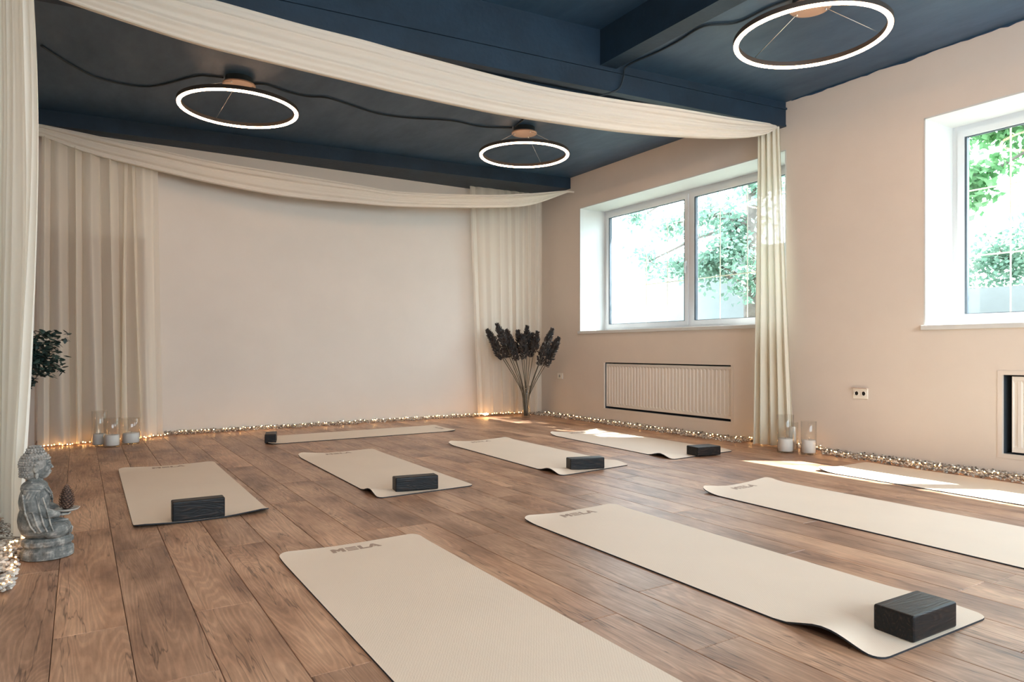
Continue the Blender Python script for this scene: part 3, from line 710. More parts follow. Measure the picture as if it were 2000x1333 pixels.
n = 8500; P = strip_pts(5.07, XR-0.012, -0.4, YB-0.02, n, 0, 0, 0.024)
P = P[(P[:, 0] > wide(P[:, 1])+RNG.uniform(-0.02, 0.03, len(P))) & ~((P[:, 1] > 3.45) & (P[:, 1] < 4.25) & (P[:, 0] < 5.30))]
gravel('gravel_strip', P, RNG.uniform(0.0055, 0.0105, len(P)), 'strip of pale gravel along the foot of the window wall')
n = 3600; P = strip_pts(XL+0.9, 5.10, 7.58, YB-0.015, n, 0, 0)
P = P[(P[:, 1] > 7.60+0.03*P[:, 0]+RNG.uniform(-0.02, 0.02, len(P)))]
gravel('gravel_strip', P, RNG.uniform(0.006, 0.011, len(P)), 'strip of pale gravel along the foot of the back wall')
# pebble patch at the left wall: single stones over a packed bed
bed = empty('pebble_bed', (-0.22, 3.4, 0)); tag(bed, 'patch of white pebbles on the floor left of the stone statue', 'pebbles')
n = 900; P = strip_pts(-0.325, -0.205, 2.99, 4.6, n, 0, 0, 0.012)
g = gravel('packed_pebbles', P-np.array([[-0.22, 3.4, 0]]), RNG.uniform(0.006, 0.010, n), 'x')
for k in ('label', 'category'): del g[k]
g.parent = bed
stm = []
for q in range(6):
    V = ICV*np.array([1.2, 0.85, 0.62])*(1+RNG.uniform(-0.2, 0.2, (len(ICV), 1)))
    me = bpy.data.meshes.new('stone'); me.from_pydata(V.tolist(), [], ICF); me.materials.append(pale2); stm.append(me)
for i in range(270):
    x, y = random.uniform(-0.325, -0.20), random.uniform(3.0, 3.75)
    o = bpy.data.objects.new('stone', stm[i % 6]); C.objects.link(o); s = random.uniform(0.009, 0.015)
    if x+s > -0.225 and 3.3 < y < 3.58: x = -0.25-random.random()*0.07
    o.location = (x+0.22, y-3.4, random.uniform(0.010, 0.020)); o.scale = (s, s, s)
    o.rotation_euler = (random.uniform(-0.5, 0.5), random.uniform(-0.5, 0.5), random.uniform(0, 6.3)); o.parent = bed

wire_m = simple('fairy_wire', (0.30, 0.22, 0.10), 0.5)
def fairy(path, step, label, jit=0.02, r=0.0042, bm_=None):
    path = smoothpath(path, 8)
    root = empty('fairy_light_string', path[0]); tag(root, label, 'string lights')
    pts = []; bulbs = []; acc = 0
    for a, b in zip(path, path[1:]):
        seg = (b-a).length; k = max(1, int(seg/0.03))
        for i in range(k):
            p = a.lerp(b, i/k)+Vector((random.uniform(-jit, jit), random.uniform(-jit, jit), random.uniform(-0.006, 0.008)))
            pts.append(p-path[0]); acc += seg/k
            if acc > step: bulbs.append(p-path[0]+Vector((0, 0, 0.004))); acc = 0
    bm = bmesh.new(); tube(bm, pts, 0.0012, 4); bm_obj('wire', bm, wire_m, root)
    V = []; F = []
    for p in bulbs:
        k = len(V); rr2 = r*random.uniform(0.7, 1.2)
        V += [tuple(Vector(q)*rr2+p) for q in ICV]; F += [tuple(i+k for i in f) for f in ICF]
    o = mesh_obj('bulbs', V, F, bm_ or bulb_m, root); o['kind'] = 'stuff'
    return root
fairy([(5.13, -0.3, 0.036), (5.13, 1.0, 0.036), (5.14, 2.5, 0.036), (5.15, 3.40, 0.036), (5.30, 3.6, 0.036), (5.31, 4.3, 0.036), (5.14, 4.5, 0.036), (5.15, 6.2, 0.036), (5.2, 7.5, 0.036)], 0.034, 'warm fairy lights in the gravel under the window wall')
fairy([(0.80, 7.64, 0.034), (2.0, 7.66, 0.034), (3.4, 7.72, 0.034), (4.2, 7.74, 0.034), (4.35, 7.68, 0.034), (4.9, 7.66, 0.03), (5.1, 7.7, 0.03)], 0.034, 'warm fairy lights in the gravel along the back wall')
fairy([(4.33, 7.66, 0.03), (4.40, 7.64, 0.045), (4.36, 7.63, 0.03), (4.42, 7.62, 0.035), (4.35, 7.60, 0.02)], 0.006, 'bright knot of fairy lights at the foot of the corner curtain', 0.015)
fairy([(-0.30, 7.24, 0.012), (-0.10, 7.30, 0.012), (0.10, 7.36, 0.012), (0.3, 7.47, 0.012), (0.55, 7.50, 0.012), (0.78, 7.60, 0.02)], 0.025, 'warm fairy lights along the hem of the far left curtain', 0.012)
fairy([(-0.20, 3.70, 0.03), (-0.235, 3.60, 0.04), (-0.245, 3.48, 0.045), (-0.235, 3.38, 0.04), (-0.215, 3.30, 0.035), (-0.21, 3.18, 0.02), (-0.22, 3.05, 0.02), (-0.26, 3.0, 0.02), (-0.32, 2.99, 0.02)], 0.022, 'warm fairy lights tangled round the pebbles beside the statue', 0.012, bm_=bulb2_m)

# ------------------------------------------------------------------ candle jars
def jar(x, y, r, h, ch, label, cr=None, group='glass candle jars'):
    g = empty('candle_jar', (x, y, 0.0005)); tag(g, label, 'candle', group)
    bm = bmesh.new(); lathe(bm, [(0.001, 0), (r-0.004, 0), (r, 0.004), (r, h-0.002), (r-0.0015, h), (r-0.003, h-0.002), (r-0.003, 0.012), (0.001, 0.012)], 40)
    bm_obj('glass_cylinder', bm, jar_m, g, True)
    cr = cr or r-0.006
    bm = bmesh.new(); lathe(bm, [(0.0, 0.0125), (cr-0.003, 0.0125), (cr, 0.016), (cr, ch-0.004), (cr-0.006, ch), (0.012, ch-0.004), (0.0, ch-0.006)], 36)
    c = bm_obj('candle_body', bm, wax_m, g, True)
    tube_obj('wick', [(0, 0, ch-0.008), (0.001, 0, ch+0.004), (0.003, 0.001, ch+0.012)], 0.0012, black_m, c, 5)
jar(0.155, 7.18, 0.062, 0.31, 0.105, 'tallest glass jar with a white candle before the far left curtain')
jar(0.245, 7.04, 0.066, 0.255, 0.105, 'middle glass jar with a wide white candle before the far left curtain')
jar(0.40, 7.18, 0.076, 0.235, 0.098, 'low glass jar with a white candle, rightmost before the far left curtain')
jar(4.985, 3.66, 0.066, 0.315, 0.118, 'glass jar with a white candle at the foot of the window curtain')
jar(5.065, 3.50, 0.060, 0.27, 0.118, 'glass jar with a white candle, right of its twin by the gravel')
jar(5.13, 3.70, 0.048, 0.24, 0.20, 'narrow glass jar with a taller candle behind the window curtain pair', 0.030)

# ------------------------------------------------------------------ dried reeds in the corner vase
VX, VY = 4.83, 7.36
v = empty('glass_vase', (VX, VY, 0.0005)); tag(v, 'slim clear glass vase holding dried reeds in the back corner', 'vase')
bm = bmesh.new(); lathe(bm, [(0.001, 0), (0.055, 0), (0.060, 0.006), (0.052, 0.10), (0.046, 0.28), (0.055, 0.40), (0.052, 0.40), (0.043, 0.28), (0.049, 0.10), (0.055, 0.012), (0.001, 0.012)], 32)
bm_obj('vase_body', bm, jar_m, v, True)
stem_m = simple('reed_stem', (0.10, 0.085, 0.055), 0.7, var=0.4, vscale=20)
plume_m = simple('reed_plume', (0.042, 0.048, 0.052), 0.9, var=0.0, vscale=14, col2=(0.085, 0.062, 0.05))
def reed(tx, ty, tz, hl, hr, seed, bx, by, label):
    R = random.Random(seed); g = empty('dried_reed', (VX+bx, VY+by, 0.016))
    tag(g, label, 'dried flower', 'dried reeds in the corner vase')
    a = Vector((0, 0, 0)); e = Vector((tx, ty, tz)); k1 = Vector((tx*0.10, ty*0.10, tz*0.36)); m1 = a.lerp(e, 0.5); m1 = Vector((tx*0.40, ty*0.40, tz*0.62))
    path = smoothpath([a, k1, m1, e], 5); tube_obj('stem', path, [0.0045]*(len(path)-1)+[0.003], stem_m, g, 6)
    d = (e-m1).normalized(); V, F = [], []; u1 = d.cross(Vector((0, 1, 0.1))).normalized(); u2 = d.cross(u1)
    for i in range(520):
        t = R.random()**0.85; rad = hr*(sin(pi*min(1, t*0.9+0.10))**0.6)*(1-0.55*t)
        an = R.uniform(0, 2*pi); out = (u1*cos(an)+u2*sin(an))
        c = e+d*(t*hl-0.02)+out*rad*R.uniform(0.15, 0.8); dirv = (out*R.uniform(0.5, 1.1)+d*0.9).normalized()*R.uniform(0.02, 0.042)
        sd = dirv.cross(Vector((R.uniform(-1, 1), R.uniform(-1, 1), R.uniform(-1, 1)))).normalized()*R.uniform(0.004, 0.009)
        k = len(V); V += [c-sd, c+sd, c+dirv*0.6+sd*0.8, c+dirv, c+dirv*0.5-sd]; F.append((k, k+1, k+2, k+3, k+4))
    mesh_obj('plume', V, F, plume_m, g)
for i, (u_, z_, hh) in enumerate([(-0.34, 0.98, 0.20), (-0.29, 0.84, 0.22), (-0.25, 1.02, 0.22), (-0.20, 0.86, 0.22), (-0.16, 0.95, 0.2), (-0.12, 0.82, 0.24), (-0.07, 0.92, 0.22),
                                   (-0.03, 0.84, 0.25), (0.01, 0.95, 0.24), (0.05, 0.86, 0.24), (0.09, 0.92, 0.2), (0.15, 0.76, 0.30), (0.19, 0.88, 0.30), (0.23, 0.74, 0.28), (0.27, 0.86, 0.22)]):
    # spread mostly parallel to the picture: along (0.85,-0.53)
    dp = 0.05*sin(i*2.4)
    reed(u_*0.85+dp*0.5, -u_*0.53+dp*0.8, z_-0.10, hh+0.07, 0.078, 100+i, u_*0.06, -u_*0.04+0.01*sin(i*5),
         'dark dried reed at the far left of the corner bunch' if i == 0 else 'dark dried reed at the far right of the corner bunch' if i == 14 else 'dark dried reed leaning left in the corner bunch' if i < 5 else 'dark dried reed leaning right in the corner bunch' if i > 10 else 'dark dried reed standing upright in the middle of the corner bunch')

# ------------------------------------------------------------------ leafy plant in the passage opening
PX, PY = -0.45, 6.40
pl = empty('potted_ficus', (PX, PY, 0)); tag(pl, 'dark leafy potted tree half hidden behind the left foreground curtain', 'plant')
pl.location.z = 0.0
bm = bmesh.new(); lathe(bm, [(0.0, 0), (0.09, 0), (0.105, 0.22), (0.112, 0.22), (0.112, 0.24), (0.095, 0.24), (0.095, 0.20), (0.0, 0.20)], 28); bm_obj('pot', bm, simple('pot_clay', (0.12, 0.10, 0.09), 0.6), pl, True)
bk_m = simple('bark', (0.10, 0.07, 0.05), 0.85, var=0.4, vscale=20)
tube_obj('trunk', [(0, 0, 0.19), (0.01, 0.01, 0.45), (0.06, 0.0, 0.65), (0.09, 0.0, 0.95)], [0.014, 0.012, 0.011, 0.008], bk_m, pl)
leaf_m = simple('ficus_leaf', (0.020, 0.042, 0.038), 0.45, col2=(0.035, 0.070, 0.055), vscale=12)
def leaf_quad(V, F, c, d, w, n):
    d = d.copy(); s = d.cross(n).normalized()*w; k = len(V)
    V += [c, c+d*0.35+s, c+d*0.75+s*0.7, c+d, c+d*0.75-s*0.7, c+d*0.35-s, c+d*0.5+n.normalized()*w*0.25]
    F += [(k, k+1, k+6), (k+1, k+2, k+6), (k+2, k+3, k+6), (k+3, k+4, k+6), (k+4, k+5, k+6), (k+5, k, k+6)]
V, F = [], []; R = random.Random(5); br = bmesh.new()
for i in range(40):
    an = R.uniform(0, 2*pi); z0 = R.uniform(0.62, 0.98)
    reach = R.uniform(0.12, 0.29) if z0 > 0.75 else R.uniform(0.08, 0.20)
    p0 = Vector((0.09, 0, z0)); p1 = Vector((abs(cos(an))*reach*1.45 if R.random() < 0.7 else cos(an)*reach*0.6, sin(an)*reach*0.8, z0+R.uniform(-0.08, 0.10)))
    tube(br, [p0, p0.lerp(p1, 0.5)+Vector((0, 0, 0.03)), p1], [0.004, 0.003, 0.002], 5)
    for k in range(34):
        t = R.uniform(0.25, 1.08); c = p0.lerp(p1, t)+Vector((R.uniform(-.03, .03), R.uniform(-.03, .03), R.uniform(-.03, .04)))
        d = Vector((R.uniform(-1, 1)+0.5, R.uniform(-1, 1), R.uniform(-0.9, 0.4))).normalized()*R.uniform(0.04, 0.065)
        leaf_quad(V, F, c, d, 0.014, Vector((R.uniform(-1, 1), R.uniform(-1, 1), 1)))
bm_obj('branches', br, bk_m, pl); o = mesh_obj('foliage', V, F, leaf_m, pl); o['kind'] = 'stuff'

# ------------------------------------------------------------------ stone statue
st_m, nt, b_, o_ = new_mat('weathered_stone')
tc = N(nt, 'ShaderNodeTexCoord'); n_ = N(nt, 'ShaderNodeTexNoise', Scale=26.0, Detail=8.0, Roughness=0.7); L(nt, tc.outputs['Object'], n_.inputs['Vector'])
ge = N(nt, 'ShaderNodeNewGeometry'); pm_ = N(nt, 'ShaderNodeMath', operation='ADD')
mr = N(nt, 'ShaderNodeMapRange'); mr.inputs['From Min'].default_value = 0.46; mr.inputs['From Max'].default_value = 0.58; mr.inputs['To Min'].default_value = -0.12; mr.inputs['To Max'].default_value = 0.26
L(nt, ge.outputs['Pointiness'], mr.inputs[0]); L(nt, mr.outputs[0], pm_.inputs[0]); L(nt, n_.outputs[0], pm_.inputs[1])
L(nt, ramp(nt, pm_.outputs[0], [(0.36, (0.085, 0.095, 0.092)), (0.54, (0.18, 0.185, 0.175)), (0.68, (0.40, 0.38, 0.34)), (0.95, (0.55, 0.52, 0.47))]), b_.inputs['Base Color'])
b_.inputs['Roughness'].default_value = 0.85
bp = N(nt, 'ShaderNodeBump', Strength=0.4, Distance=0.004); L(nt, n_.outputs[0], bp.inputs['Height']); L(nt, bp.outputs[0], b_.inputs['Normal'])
def ell(bm, c, r, rot=(0, 0, 0), seg=20):
    M = Matrix.Translation(c) @ (Matrix.Rotation(rot[2], 4, 'Z') @ Matrix.Rotation(rot[1], 4, 'Y') @ Matrix.Rotation(rot[0], 4, 'X')) @ Matrix.Diagonal((*r, 1))
    bmesh.ops.create_uvsphere(bm, u_segments=seg, v_segments=seg//2, radius=1, matrix=M)
def remeshed(name, bm, vox, m, parent, sm=4):
    me = bpy.data.meshes.new('t'); bm.to_mesh(me); bm.free(); o = bpy.data.objects.new('t', me); C.objects.link(o)
    r = o.modifiers.new('r', 'REMESH'); r.mode = 'VOXEL'; r.voxel_size = vox; r.use_smooth_shade = True
    if sm: s = o.modifiers.new('s', 'SMOOTH'); s.factor = 0.5; s.iterations = sm
    dg = bpy.context.evaluated_depsgraph_get(); me2 = bpy.data.meshes.new_from_object(o.evaluated_get(dg)); bpy.data.objects.remove(o)
    me2.materials.clear(); me2.materials.append(m); me2.name = name
    for p in me2.polygons: p.use_smooth = True
    q = bpy.data.objects.new(name, me2); C.objects.link(q); q.parent = parent; return q
# faces +X locally; y is the figure's left/right
bd = empty('seated_statue', (-0.122, 3.43, 0.0)); bd.rotation_euler = (0, 0, radians(-4)); tag(bd, 'grey weathered stone statue of a seated robed figure holding a dish', 'statue')
# base: two-tier lotus plinth
bm = bmesh.new(); n = 64
def ering(rx, ry, z, pet, np_, phs):
    return [bm.verts.new((rx*(1+pet*abs(sin(np_*a/2+phs)))*cos(a)+0.012, ry*(1+pet*abs(sin(np_*a/2+phs)))*sin(a), z)) for a in [2*pi*k/n for k in range(n)]]
rows = [ering(0.082, 0.074, 0.0, 0, 10, 0), ering(0.092, 0.082, 0.004, 0.0, 10, 0), ering(0.086, 0.077, 0.018, 0.10, 11, 0), ering(0.083, 0.074, 0.036, 0.13, 11, 0), ering(0.082, 0.072, 0.046, 0.0, 11, 0),
        ering(0.082, 0.072, 0.050, 0.0, 12, 0.8), ering(0.083, 0.074, 0.060, 0.11, 12, 0.8), ering(0.084, 0.075, 0.074, 0.09, 12, 0.8), ering(0.078, 0.070, 0.086, 0, 12, 0)]
for A, B in zip(rows, rows[1:]):
    for k in range(n): bm.faces.new((A[k], A[(k+1) % n], B[(k+1) % n], B[k]))
bm.faces.new(rows[0][::-1]); bm.faces.new(rows[-1])
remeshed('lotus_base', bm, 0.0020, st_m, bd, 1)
bm = bmesh.new()
ell(bm, (0.006, 0, 0.118), (0.090, 0.078, 0.040))                      # lap
ell(bm, (0.045, -0.045, 0.114), (0.050, 0.036, 0.034), (0, 0, 0.5)); ell(bm, (0.045, 0.045, 0.114), (0.050, 0.036, 0.034), (0, 0, -0.5))   # knees
ell(bm, (-0.030, 0, 0.160), (0.062, 0.076, 0.085))                      # robe over hips and back
ell(bm, (-0.033, 0, 0.235), (0.055, 0.070, 0.080)); ell(bm, (-0.033, 0, 0.290), (0.048, 0.068, 0.034))    # chest, shoulders
ell(bm, (-0.030, 0, 0.322), (0.028, 0.029, 0.030))                      # neck
for s in (-1, 1):
    tube(bm, [(-0.034, s*0.062, 0.288), (-0.038, s*0.070, 0.245), (-0.028, s*0.072, 0.205)], [0.029, 0.030, 0.027], 14)
    tube(bm, [(-0.030, s*0.072, 0.212), (0.016, s*0.064, 0.190), (0.054, s*0.038, 0.177)], [0.026, 0.021, 0.013], 14)
    tube(bm, [(-0.030, s*0.060, 0.205), (-0.014, s*0.060, 0.155), (0.0, s*0.056, 0.120)], [0.034, 0.032, 0.026], 12)   # hanging sleeves
    # hand with five fingers cupped under the dish
    ell(bm, (0.066, s*0.026, 0.174), (0.016, 0.012, 0.006), (0, 0, -s*0.5))
    for k in range(4):
        tube(bm, [(0.074, s*(0.030-0.007*k), 0.174), (0.086, s*(0.026-0.007*k), 0.173), (0.092+0.002*(k in (1, 2)), s*(0.022-0.007*k), 0.178)], [0.0042, 0.0040, 0.0034], 8)
    tube(bm, [(0.060, s*0.016, 0.176), (0.066, s*0.010, 0.180), (0.074, s*0.008, 0.181)], [0.0046, 0.0042, 0.0036], 8)
ell(bm, (0.066, -0.020, 0.150), (0.022, 0.010, 0.005), (0, 0, 0.2))     # sole of the foot on the lap
# robe folds
for k in range(7):
    a = -1.25+k*0.42
    tube(bm, [(0.010+0.088*cos(a)*0.75, 0.078*sin(a)*0.8, 0.140), (0.010+0.088*cos(a), 0.080*sin(a), 0.112), (0.010+0.084*cos(a+0.12), 0.074*sin(a+0.12), 0.088)], [0.003, 0.0045, 0.0035], 8)
for s in (-1, 1):
    for k in range(4):
        tube(bm, [(-0.062+0.022*k, s*(0.088-0.001*k), 0.278-0.006*k), (-0.052+0.024*k, s*(0.0985-0.003*k), 0.205), (-0.036+0.022*k, s*(0.094-0.004*k), 0.150), (-0.02+0.02*k, s*(0.084), 0.120)], 0.0034, 8)
tube(bm, [(-0.040, -0.045, 0.318), (0.006, -0.036, 0.290), (0.028, -0.008, 0.255), (0.026, 0.030, 0.225)], 0.0038, 8)
tube(bm, [(-0.040, 0.045, 0.318), (0.006, 0.036, 0.290), (0.026, 0.010, 0.258)], 0.0038, 8)
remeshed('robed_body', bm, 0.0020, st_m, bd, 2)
# head
bm = bmesh.new(); HX, HZ = -0.016, 0.372
ell(bm, (HX, 0, HZ), (0.042, 0.036, 0.046)); ell(bm, (HX+0.012, 0, HZ-0.020), (0.030, 0.027, 0.030))   # skull, jaw
ell(bm, (HX+0.020, 0, HZ-0.034), (0.014, 0.014, 0.010))     # chin
tube(bm, [(HX+0.038, 0, HZ+0.006), (HX+0.045, 0, HZ-0.006), (HX+0.046, 0, HZ-0.011)], [0.003, 0.004, 0.0048], 10)   # nose
for s in (-1, 1):
    ell(bm, (HX+0.036, s*0.013, HZ+0.006), (0.006, 0.008, 0.0035))       # closed lids
    tube(bm, [(HX+0.040, s*0.005, HZ+0.012), (HX+0.038, s*0.014, HZ+0.016), (HX+0.031, s*0.022, HZ+0.012)], 0.002, 8)   # brow
    ell(bm, (HX+0.028, s*0.017, HZ-0.010), (0.012, 0.011, 0.013))        # cheek
    ell(bm, (HX+0.002, s*0.040, HZ-0.006), (0.010, 0.007, 0.017)); ell(bm, (HX+0.003, s*0.038, HZ-0.029), (0.006, 0.006, 0.014))   # long-lobed ear
tube(bm, [(HX+0.037, -0.010, HZ-0.021), (HX+0.042, 0, HZ-0.0225), (HX+0.037, 0.010, HZ-0.021)], [0.0018, 0.0028, 0.0018], 8)
tube(bm, [(HX+0.036, -0.008, HZ-0.0265), (HX+0.040, 0, HZ-0.028), (HX+0.036, 0.008, HZ-0.0265)], [0.0018, 0.0030, 0.0018], 8)
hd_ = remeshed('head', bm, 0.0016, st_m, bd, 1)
bm = bmesh.new(); ell(bm, (HX-0.006, 0, HZ+0.008), (0.046, 0.0405, 0.046), seg=28); ell(bm, (HX-0.006, 0, HZ+0.050), (0.024, 0.023, 0.020))
ell(bm, (HX-0.018, 0, HZ-0.020), (0.034, 0.034, 0.030))
for v_ in list(bm.verts):       # clear the face, leave a cap with a hairline
    x, z = v_.co.x-HX, v_.co.z-HZ
    if x > 0.030-0.0*z and z < 0.022: v_.co.x = HX+0.020
rows_ = 0
for ring_, (zz) in enumerate([-0.034+0.0085*k for k in range(13)]):
    if zz < 0.046: rad_x = 0.0475*sqrt(max(0.05, 1-((zz-0.006)/0.049)**2)); rad_y = rad_x*0.88
    else: rad_x = 0.026*sqrt(max(0.05, 1-((zz-0.048)/0.026)**2)); rad_y = rad_x
    if zz < -0.005: rad_x, rad_y = 0.045, 0.037
    k_ = max(6, int(2*pi*rad_x/0.0092))
    for k in range(k_):
        a = 2*pi*(k+0.5*(ring_ % 2))/k_; x, y = rad_x*cos(a), rad_y*sin(a)
        if zz < 0.022 and x > 0.016-0.012*(zz < -0.0): continue
        if zz < 0.004 and -0.010 < x < 0.016: continue
        bmesh.ops.create_icosphere(bm, subdivisions=1, radius=0.0050, matrix=Matrix.Translation((HX-0.006+x, y, HZ+zz)))
for k in range(5): bmesh.ops.create_icosphere(bm, subdivisions=1, radius=0.005, matrix=Matrix.Translation((HX-0.006+0.010*cos(k*1.26), 0.010*sin(k*1.26), HZ+0.068)))
hm, nt2, hb_, ho_ = new_mat('weathered_curls')
g2 = N(nt2, 'ShaderNodeNewGeometry'); t2 = N(nt2, 'ShaderNodeTexNoise', Scale=60.0, Detail=4.0); tc2 = N(nt2, 'ShaderNodeTexCoord'); L(nt2, tc2.outputs['Object'], t2.inputs['Vector'])
L(nt2, ramp(nt2, t2.outputs[0], [(0.35, (0.20, 0.195, 0.18)), (0.65, (0.42, 0.39, 0.35))]), hb_.inputs['Base Color']); hb_.inputs['Roughness'].default_value = 0.85
ch_ = bm_obj('curled_hair', bm, hm, bd)
for q in (hd_, ch_): q.scale = (1.14,)*3; q.location = (-0.14*HX-0.008, 0, -0.14*HZ+0.006)
bm = bmesh.new(); lathe(bm, [(0.0, 0.180), (0.022, 0.180), (0.040, 0.186), (0.046, 0.193), (0.043, 0.194), (0.034, 0.188), (0.0, 0.186)], 32, (0.080, 0.0, 0)); bm_obj('offering_dish', bm, st_m, bd, True)
# pine cone standing in the dish
pc = empty('pine_cone', (bd.location.x+0.078, 3.43-0.006, 0.1875)); tag(pc, 'dark brown pine cone standing in the stone figure\'s dish', 'pine cone')
cone_m = simple('cone_scale', (0.10, 0.050, 0.032), 0.7, col2=(0.22, 0.13, 0.09), vscale=60)
bm = bmesh.new(); lathe(bm, [(0.001, 0), (0.014, 0.004), (0.022, 0.03), (0.020, 0.06), (0.012, 0.085), (0.004, 0.10), (0.001, 0.102)], 14); bm_obj('core', bm, simple('cone_core', (0.05, 0.028, 0.02), 0.8), pc, True)
V, F = [], []
for i in range(130):
    t = i/130; a = i*2.39996; z = 0.003+0.096*t; r0 = 0.020*sin(pi*min(1, 0.22+t*0.80))**0.8; o1 = Vector((cos(a), sin(a), 0)); s1 = Vector((-sin(a), cos(a), 0))
    ln = 0.013*(1-0.5*t); w = 0.0055*(1-0.4*t); c = o1*r0+Vector((0, 0, z)); tip = c+o1*ln*0.75+Vector((0, 0, ln*0.7)); k = len(V)
    V += [c-s1*w*0.6, c+s1*w*0.6, tip+s1*w, tip+Vector((0, 0, 0.002)), tip-s1*w, tip-Vector((0, 0, 0.003))]; F += [(k, k+1, k+2, k+3, k+4), (k, k+5, k+1), (k+1, k+5, k+2), (k+2, k+5, k+4, k+3), (k+4, k+5, k)]
mesh_obj('cone_scales', V, F, cone_m, pc)

# ------------------------------------------------------------------ outdoors
gm = simple('yard_ground', (0.14, 0.15, 0.14), 0.9, col2=(0.09, 0.12, 0.08), vscale=1.5)
struct(box_obj('ground', 5.95, 30, -14, 26, 0.6, 0.93, gm))
conc = simple('pale_concrete', (0.25, 0.27, 0.27), 0.9, var=0.2, vscale=0.8, bump=0.1, bscale=8)
w = box_obj('garden_wall', 9.4, 9.65, 6.2, 22, 0.93, 2.55, conc); tag(w, 'tall pale concrete wall across the yard outside the corner window', 'wall')
w = box_obj('garden_kerb', 8.9, 9.1, 3.0, 22, 0.93, 1.15, conc); tag(w, 'low pale concrete kerb in the yard before the tall wall', 'kerb')
w = box_obj('garden_wall', 9.4, 9.65, -6, 5.9, 0.93, 1.62, conc); tag(w, 'low pale concrete wall outside the window at the right edge', 'wall')
struct(box_obj('added_eave', 5.92, 6.50, YN, YB+0.5, 3.28, 3.4, conc))  # unseen overhang, added to limit how far the sun reaches in
def tree_leaf_mat(name, c1, c2):
    m, nt, b, o = new_mat(name); nt.nodes.remove(b)
    gi = N(nt, 'ShaderNodeNewGeometry'); col = ramp(nt, gi.outputs['Random Per Island'], [(0, c1), (1, c2)])
    d = N(nt, 'ShaderNodeBsdfDiffuse'); t = N(nt, 'ShaderNodeBsdfTranslucent'); L(nt, col, d.inputs[0]); L(nt, col, t.inputs[0])
    x = N(nt, 'ShaderNodeMixShader'); x.inputs[0].default_value = 0.5; L(nt, d.outputs[0], x.inputs[1]); L(nt, t.outputs[0], x.inputs[2]); L(nt, x.outputs[0], o.inputs[0]); return m
lf1 = tree_leaf_mat('tree_leaf', (0.15, 0.25, 0.19), (0.28, 0.42, 0.33)); lf2 = tree_leaf_mat('shrub_leaf', (0.11, 0.26, 0.11), (0.24, 0.42, 0.21))
tb_m = simple('tree_bark', (0.20, 0.17, 0.15), 0.9, var=0.4, vscale=8, bump=0.5, bscale=20)
def tree(name, base, trunk, clusters, nleaf, lsize, lm, label, cat='tree', tr=0.14, seed=1):
    R = random.Random(seed); g = empty(name, base); tag(g, label, cat); B_ = Vector(base)
    if trunk: tube_obj('trunk', [Vector(p)-B_ for p in trunk], [tr*(1-0.6*i/(len(trunk)-1)) for i in range(len(trunk))], tb_m, g, 12)
    bm = bmesh.new(); V, F = [], []
    for (cx_, cy_, cz_, rx, rz_, wt) in clusters:
        c = Vector((cx_, cy_, cz_))-B_
        if trunk:
            near = min((Vector(p)-B_ for p in trunk), key=lambda q: (q-c).length); tube(bm, [near, near.lerp(c, 0.5)+Vector((0, 0, 0.1)), c], [0.04, 0.025, 0.012], 6)
        nt_ = max(3, int(14*wt)); tips = []
        for k in range(nt_):
            q = c+Vector((R.gauss(0, 0.5)*rx, R.gauss(0, 0.5)*rx, R.gauss(0, 0.5)*rz_)); tube(bm, [c, c.lerp(q, 0.5)+Vector((0, 0, 0.04)), q], [0.010, 0.006, 0.003], 4); tips.append(q)
        for k in range(int(nleaf*wt)):
            q = R.choice(tips); p = c.lerp(q, R.uniform(0.3, 1.1))+Vector((R.gauss(0, .12), R.gauss(0, .12), R.gauss(0, .10)))
            d = Vector((R.uniform(-1, 1), R.uniform(-1, 1), R.uniform(-1, 0.3))).normalized()*lsize*R.uniform(0.6, 1.2)
            s = d.cross(Vector((R.uniform(-1, 1), R.uniform(-1, 1), R.uniform(-1, 1)))).normalized()*lsize*0.28
            k0 = len(V); V += [p, p+d*0.5+s, p+d, p+d*0.5-s]; F.append((k0, k0+1, k0+2, k0+3))
    if len(bm.verts): bm_obj('branches', bm, tb_m, g)
    else: bm.free()
    o = mesh_obj('foliage', V, F, lm, g); o['kind'] = 'stuff'
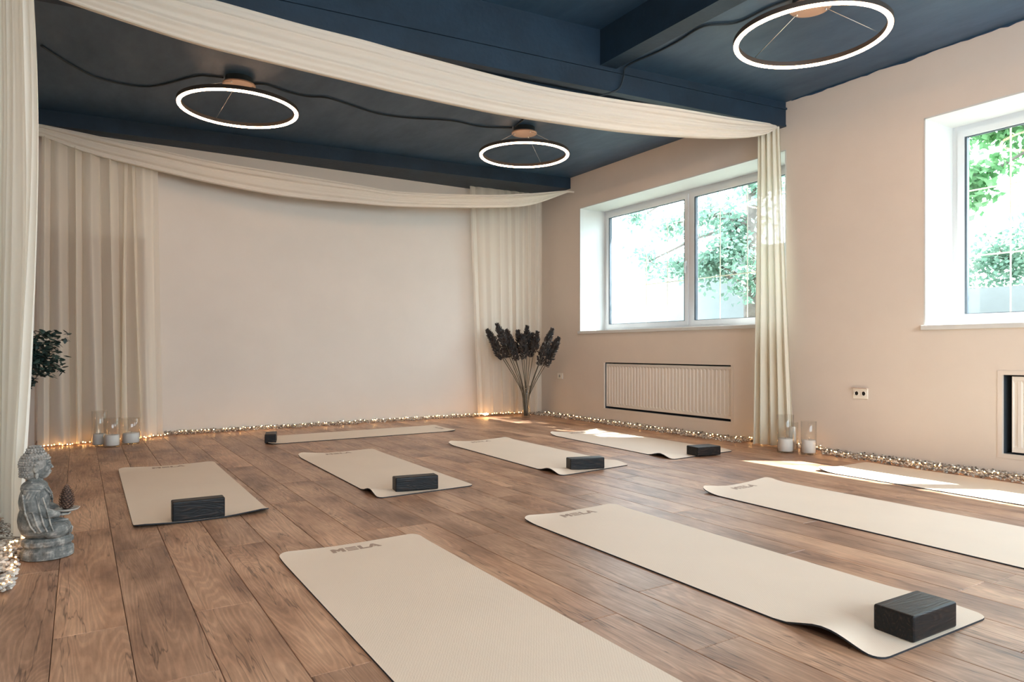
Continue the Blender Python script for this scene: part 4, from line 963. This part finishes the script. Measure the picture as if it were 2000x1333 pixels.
tree('garden_tree', (8.7, 6.95, 0.93), [(8.7, 6.95, 0.93), (8.7, 6.98, 1.8), (8.72, 6.95, 2.8), (8.66, 7.0, 3.8), (8.6, 7.0, 5.0)],
     [(8.6, 7.3, 2.6, 0.5, 0.5, 1.4), (8.5, 6.7, 2.0, 0.35, 0.35, .6), (8.5, 7.6, 2.2, 0.4, 0.35, .8), (8.6, 7.7, 3.0, 0.45, 0.4, .9), (8.5, 8.3, 2.3, 0.3, 0.3, .5), (8.5, 8.5, 3.0, 0.4, 0.35, .6), (8.5, 9.3, 3.2, 0.4, 0.25, .35), (8.6, 9.0, 3.8, 0.6, 0.3, .6), (8.6, 6.7, 3.4, 0.6, 0.5, 1.2), (8.4, 8.9, 2.4, .3, .25, .3)],
     800, 0.10, lf1, 'green tree with grey trunk outside the corner window', seed=3)
tree('garden_tree', (10.6, 2.2, 0.93), [(10.6, 2.2, 0.93), (10.6, 2.3, 2.4), (10.7, 2.6, 4.0), (10.6, 2.8, 5.5)],
     [(10.4, 3.6, 3.5, 0.7, 0.6, 1.4), (10.2, 4.2, 3.9, 0.7, 0.5, 1.4), (10.2, 4.6, 3.1, 0.5, 0.5, .9), (10.6, 2.6, 3.6, 1.0, 0.8, 1.4), (10.6, 1.5, 3.8, 1.0, 0.8, 1.2)],
     900, 0.14, lf2, 'bright green tree outside the window at the right edge', seed=4)
tree('hedge_shrub', (10.9, 4.0, 0.93), None,
     [(10.9, 5.2, 1.9, 0.4, 0.5, 1.4), (10.9, 4.5, 2.1, 0.45, 0.6, 1.6), (10.9, 3.8, 1.9, 0.45, 0.6, 1.6), (10.9, 5.9, 2.2, 0.45, 0.6, 1.3), (10.9, 3.0, 2.0, .45, .5, 1.2)],
     900, 0.09, lf1, 'leafy shrubs above the low wall outside the right edge window', 'shrub', seed=6)
tree('garden_tree', (8.4, 2.4, 0.93), [(8.4, 2.4, 0.93), (8.5, 2.6, 2.6), (8.2, 3.0, 4.2), (8.1, 3.3, 5.2)],
     [(7.9, 3.6, 4.9, 0.7, 0.6, 1.3), (8.2, 4.3, 5.3, 0.8, 0.6, 1.5), (7.6, 4.0, 4.4, 0.6, 0.4, 1.0), (8.0, 2.6, 5.6, 0.8, 0.6, 0.9), (8.6, 3.4, 5.9, 0.9, 0.6, 1.3)],
     330, 0.13, lf1, 'tree whose crown shades the corner window, above the view', seed=8)
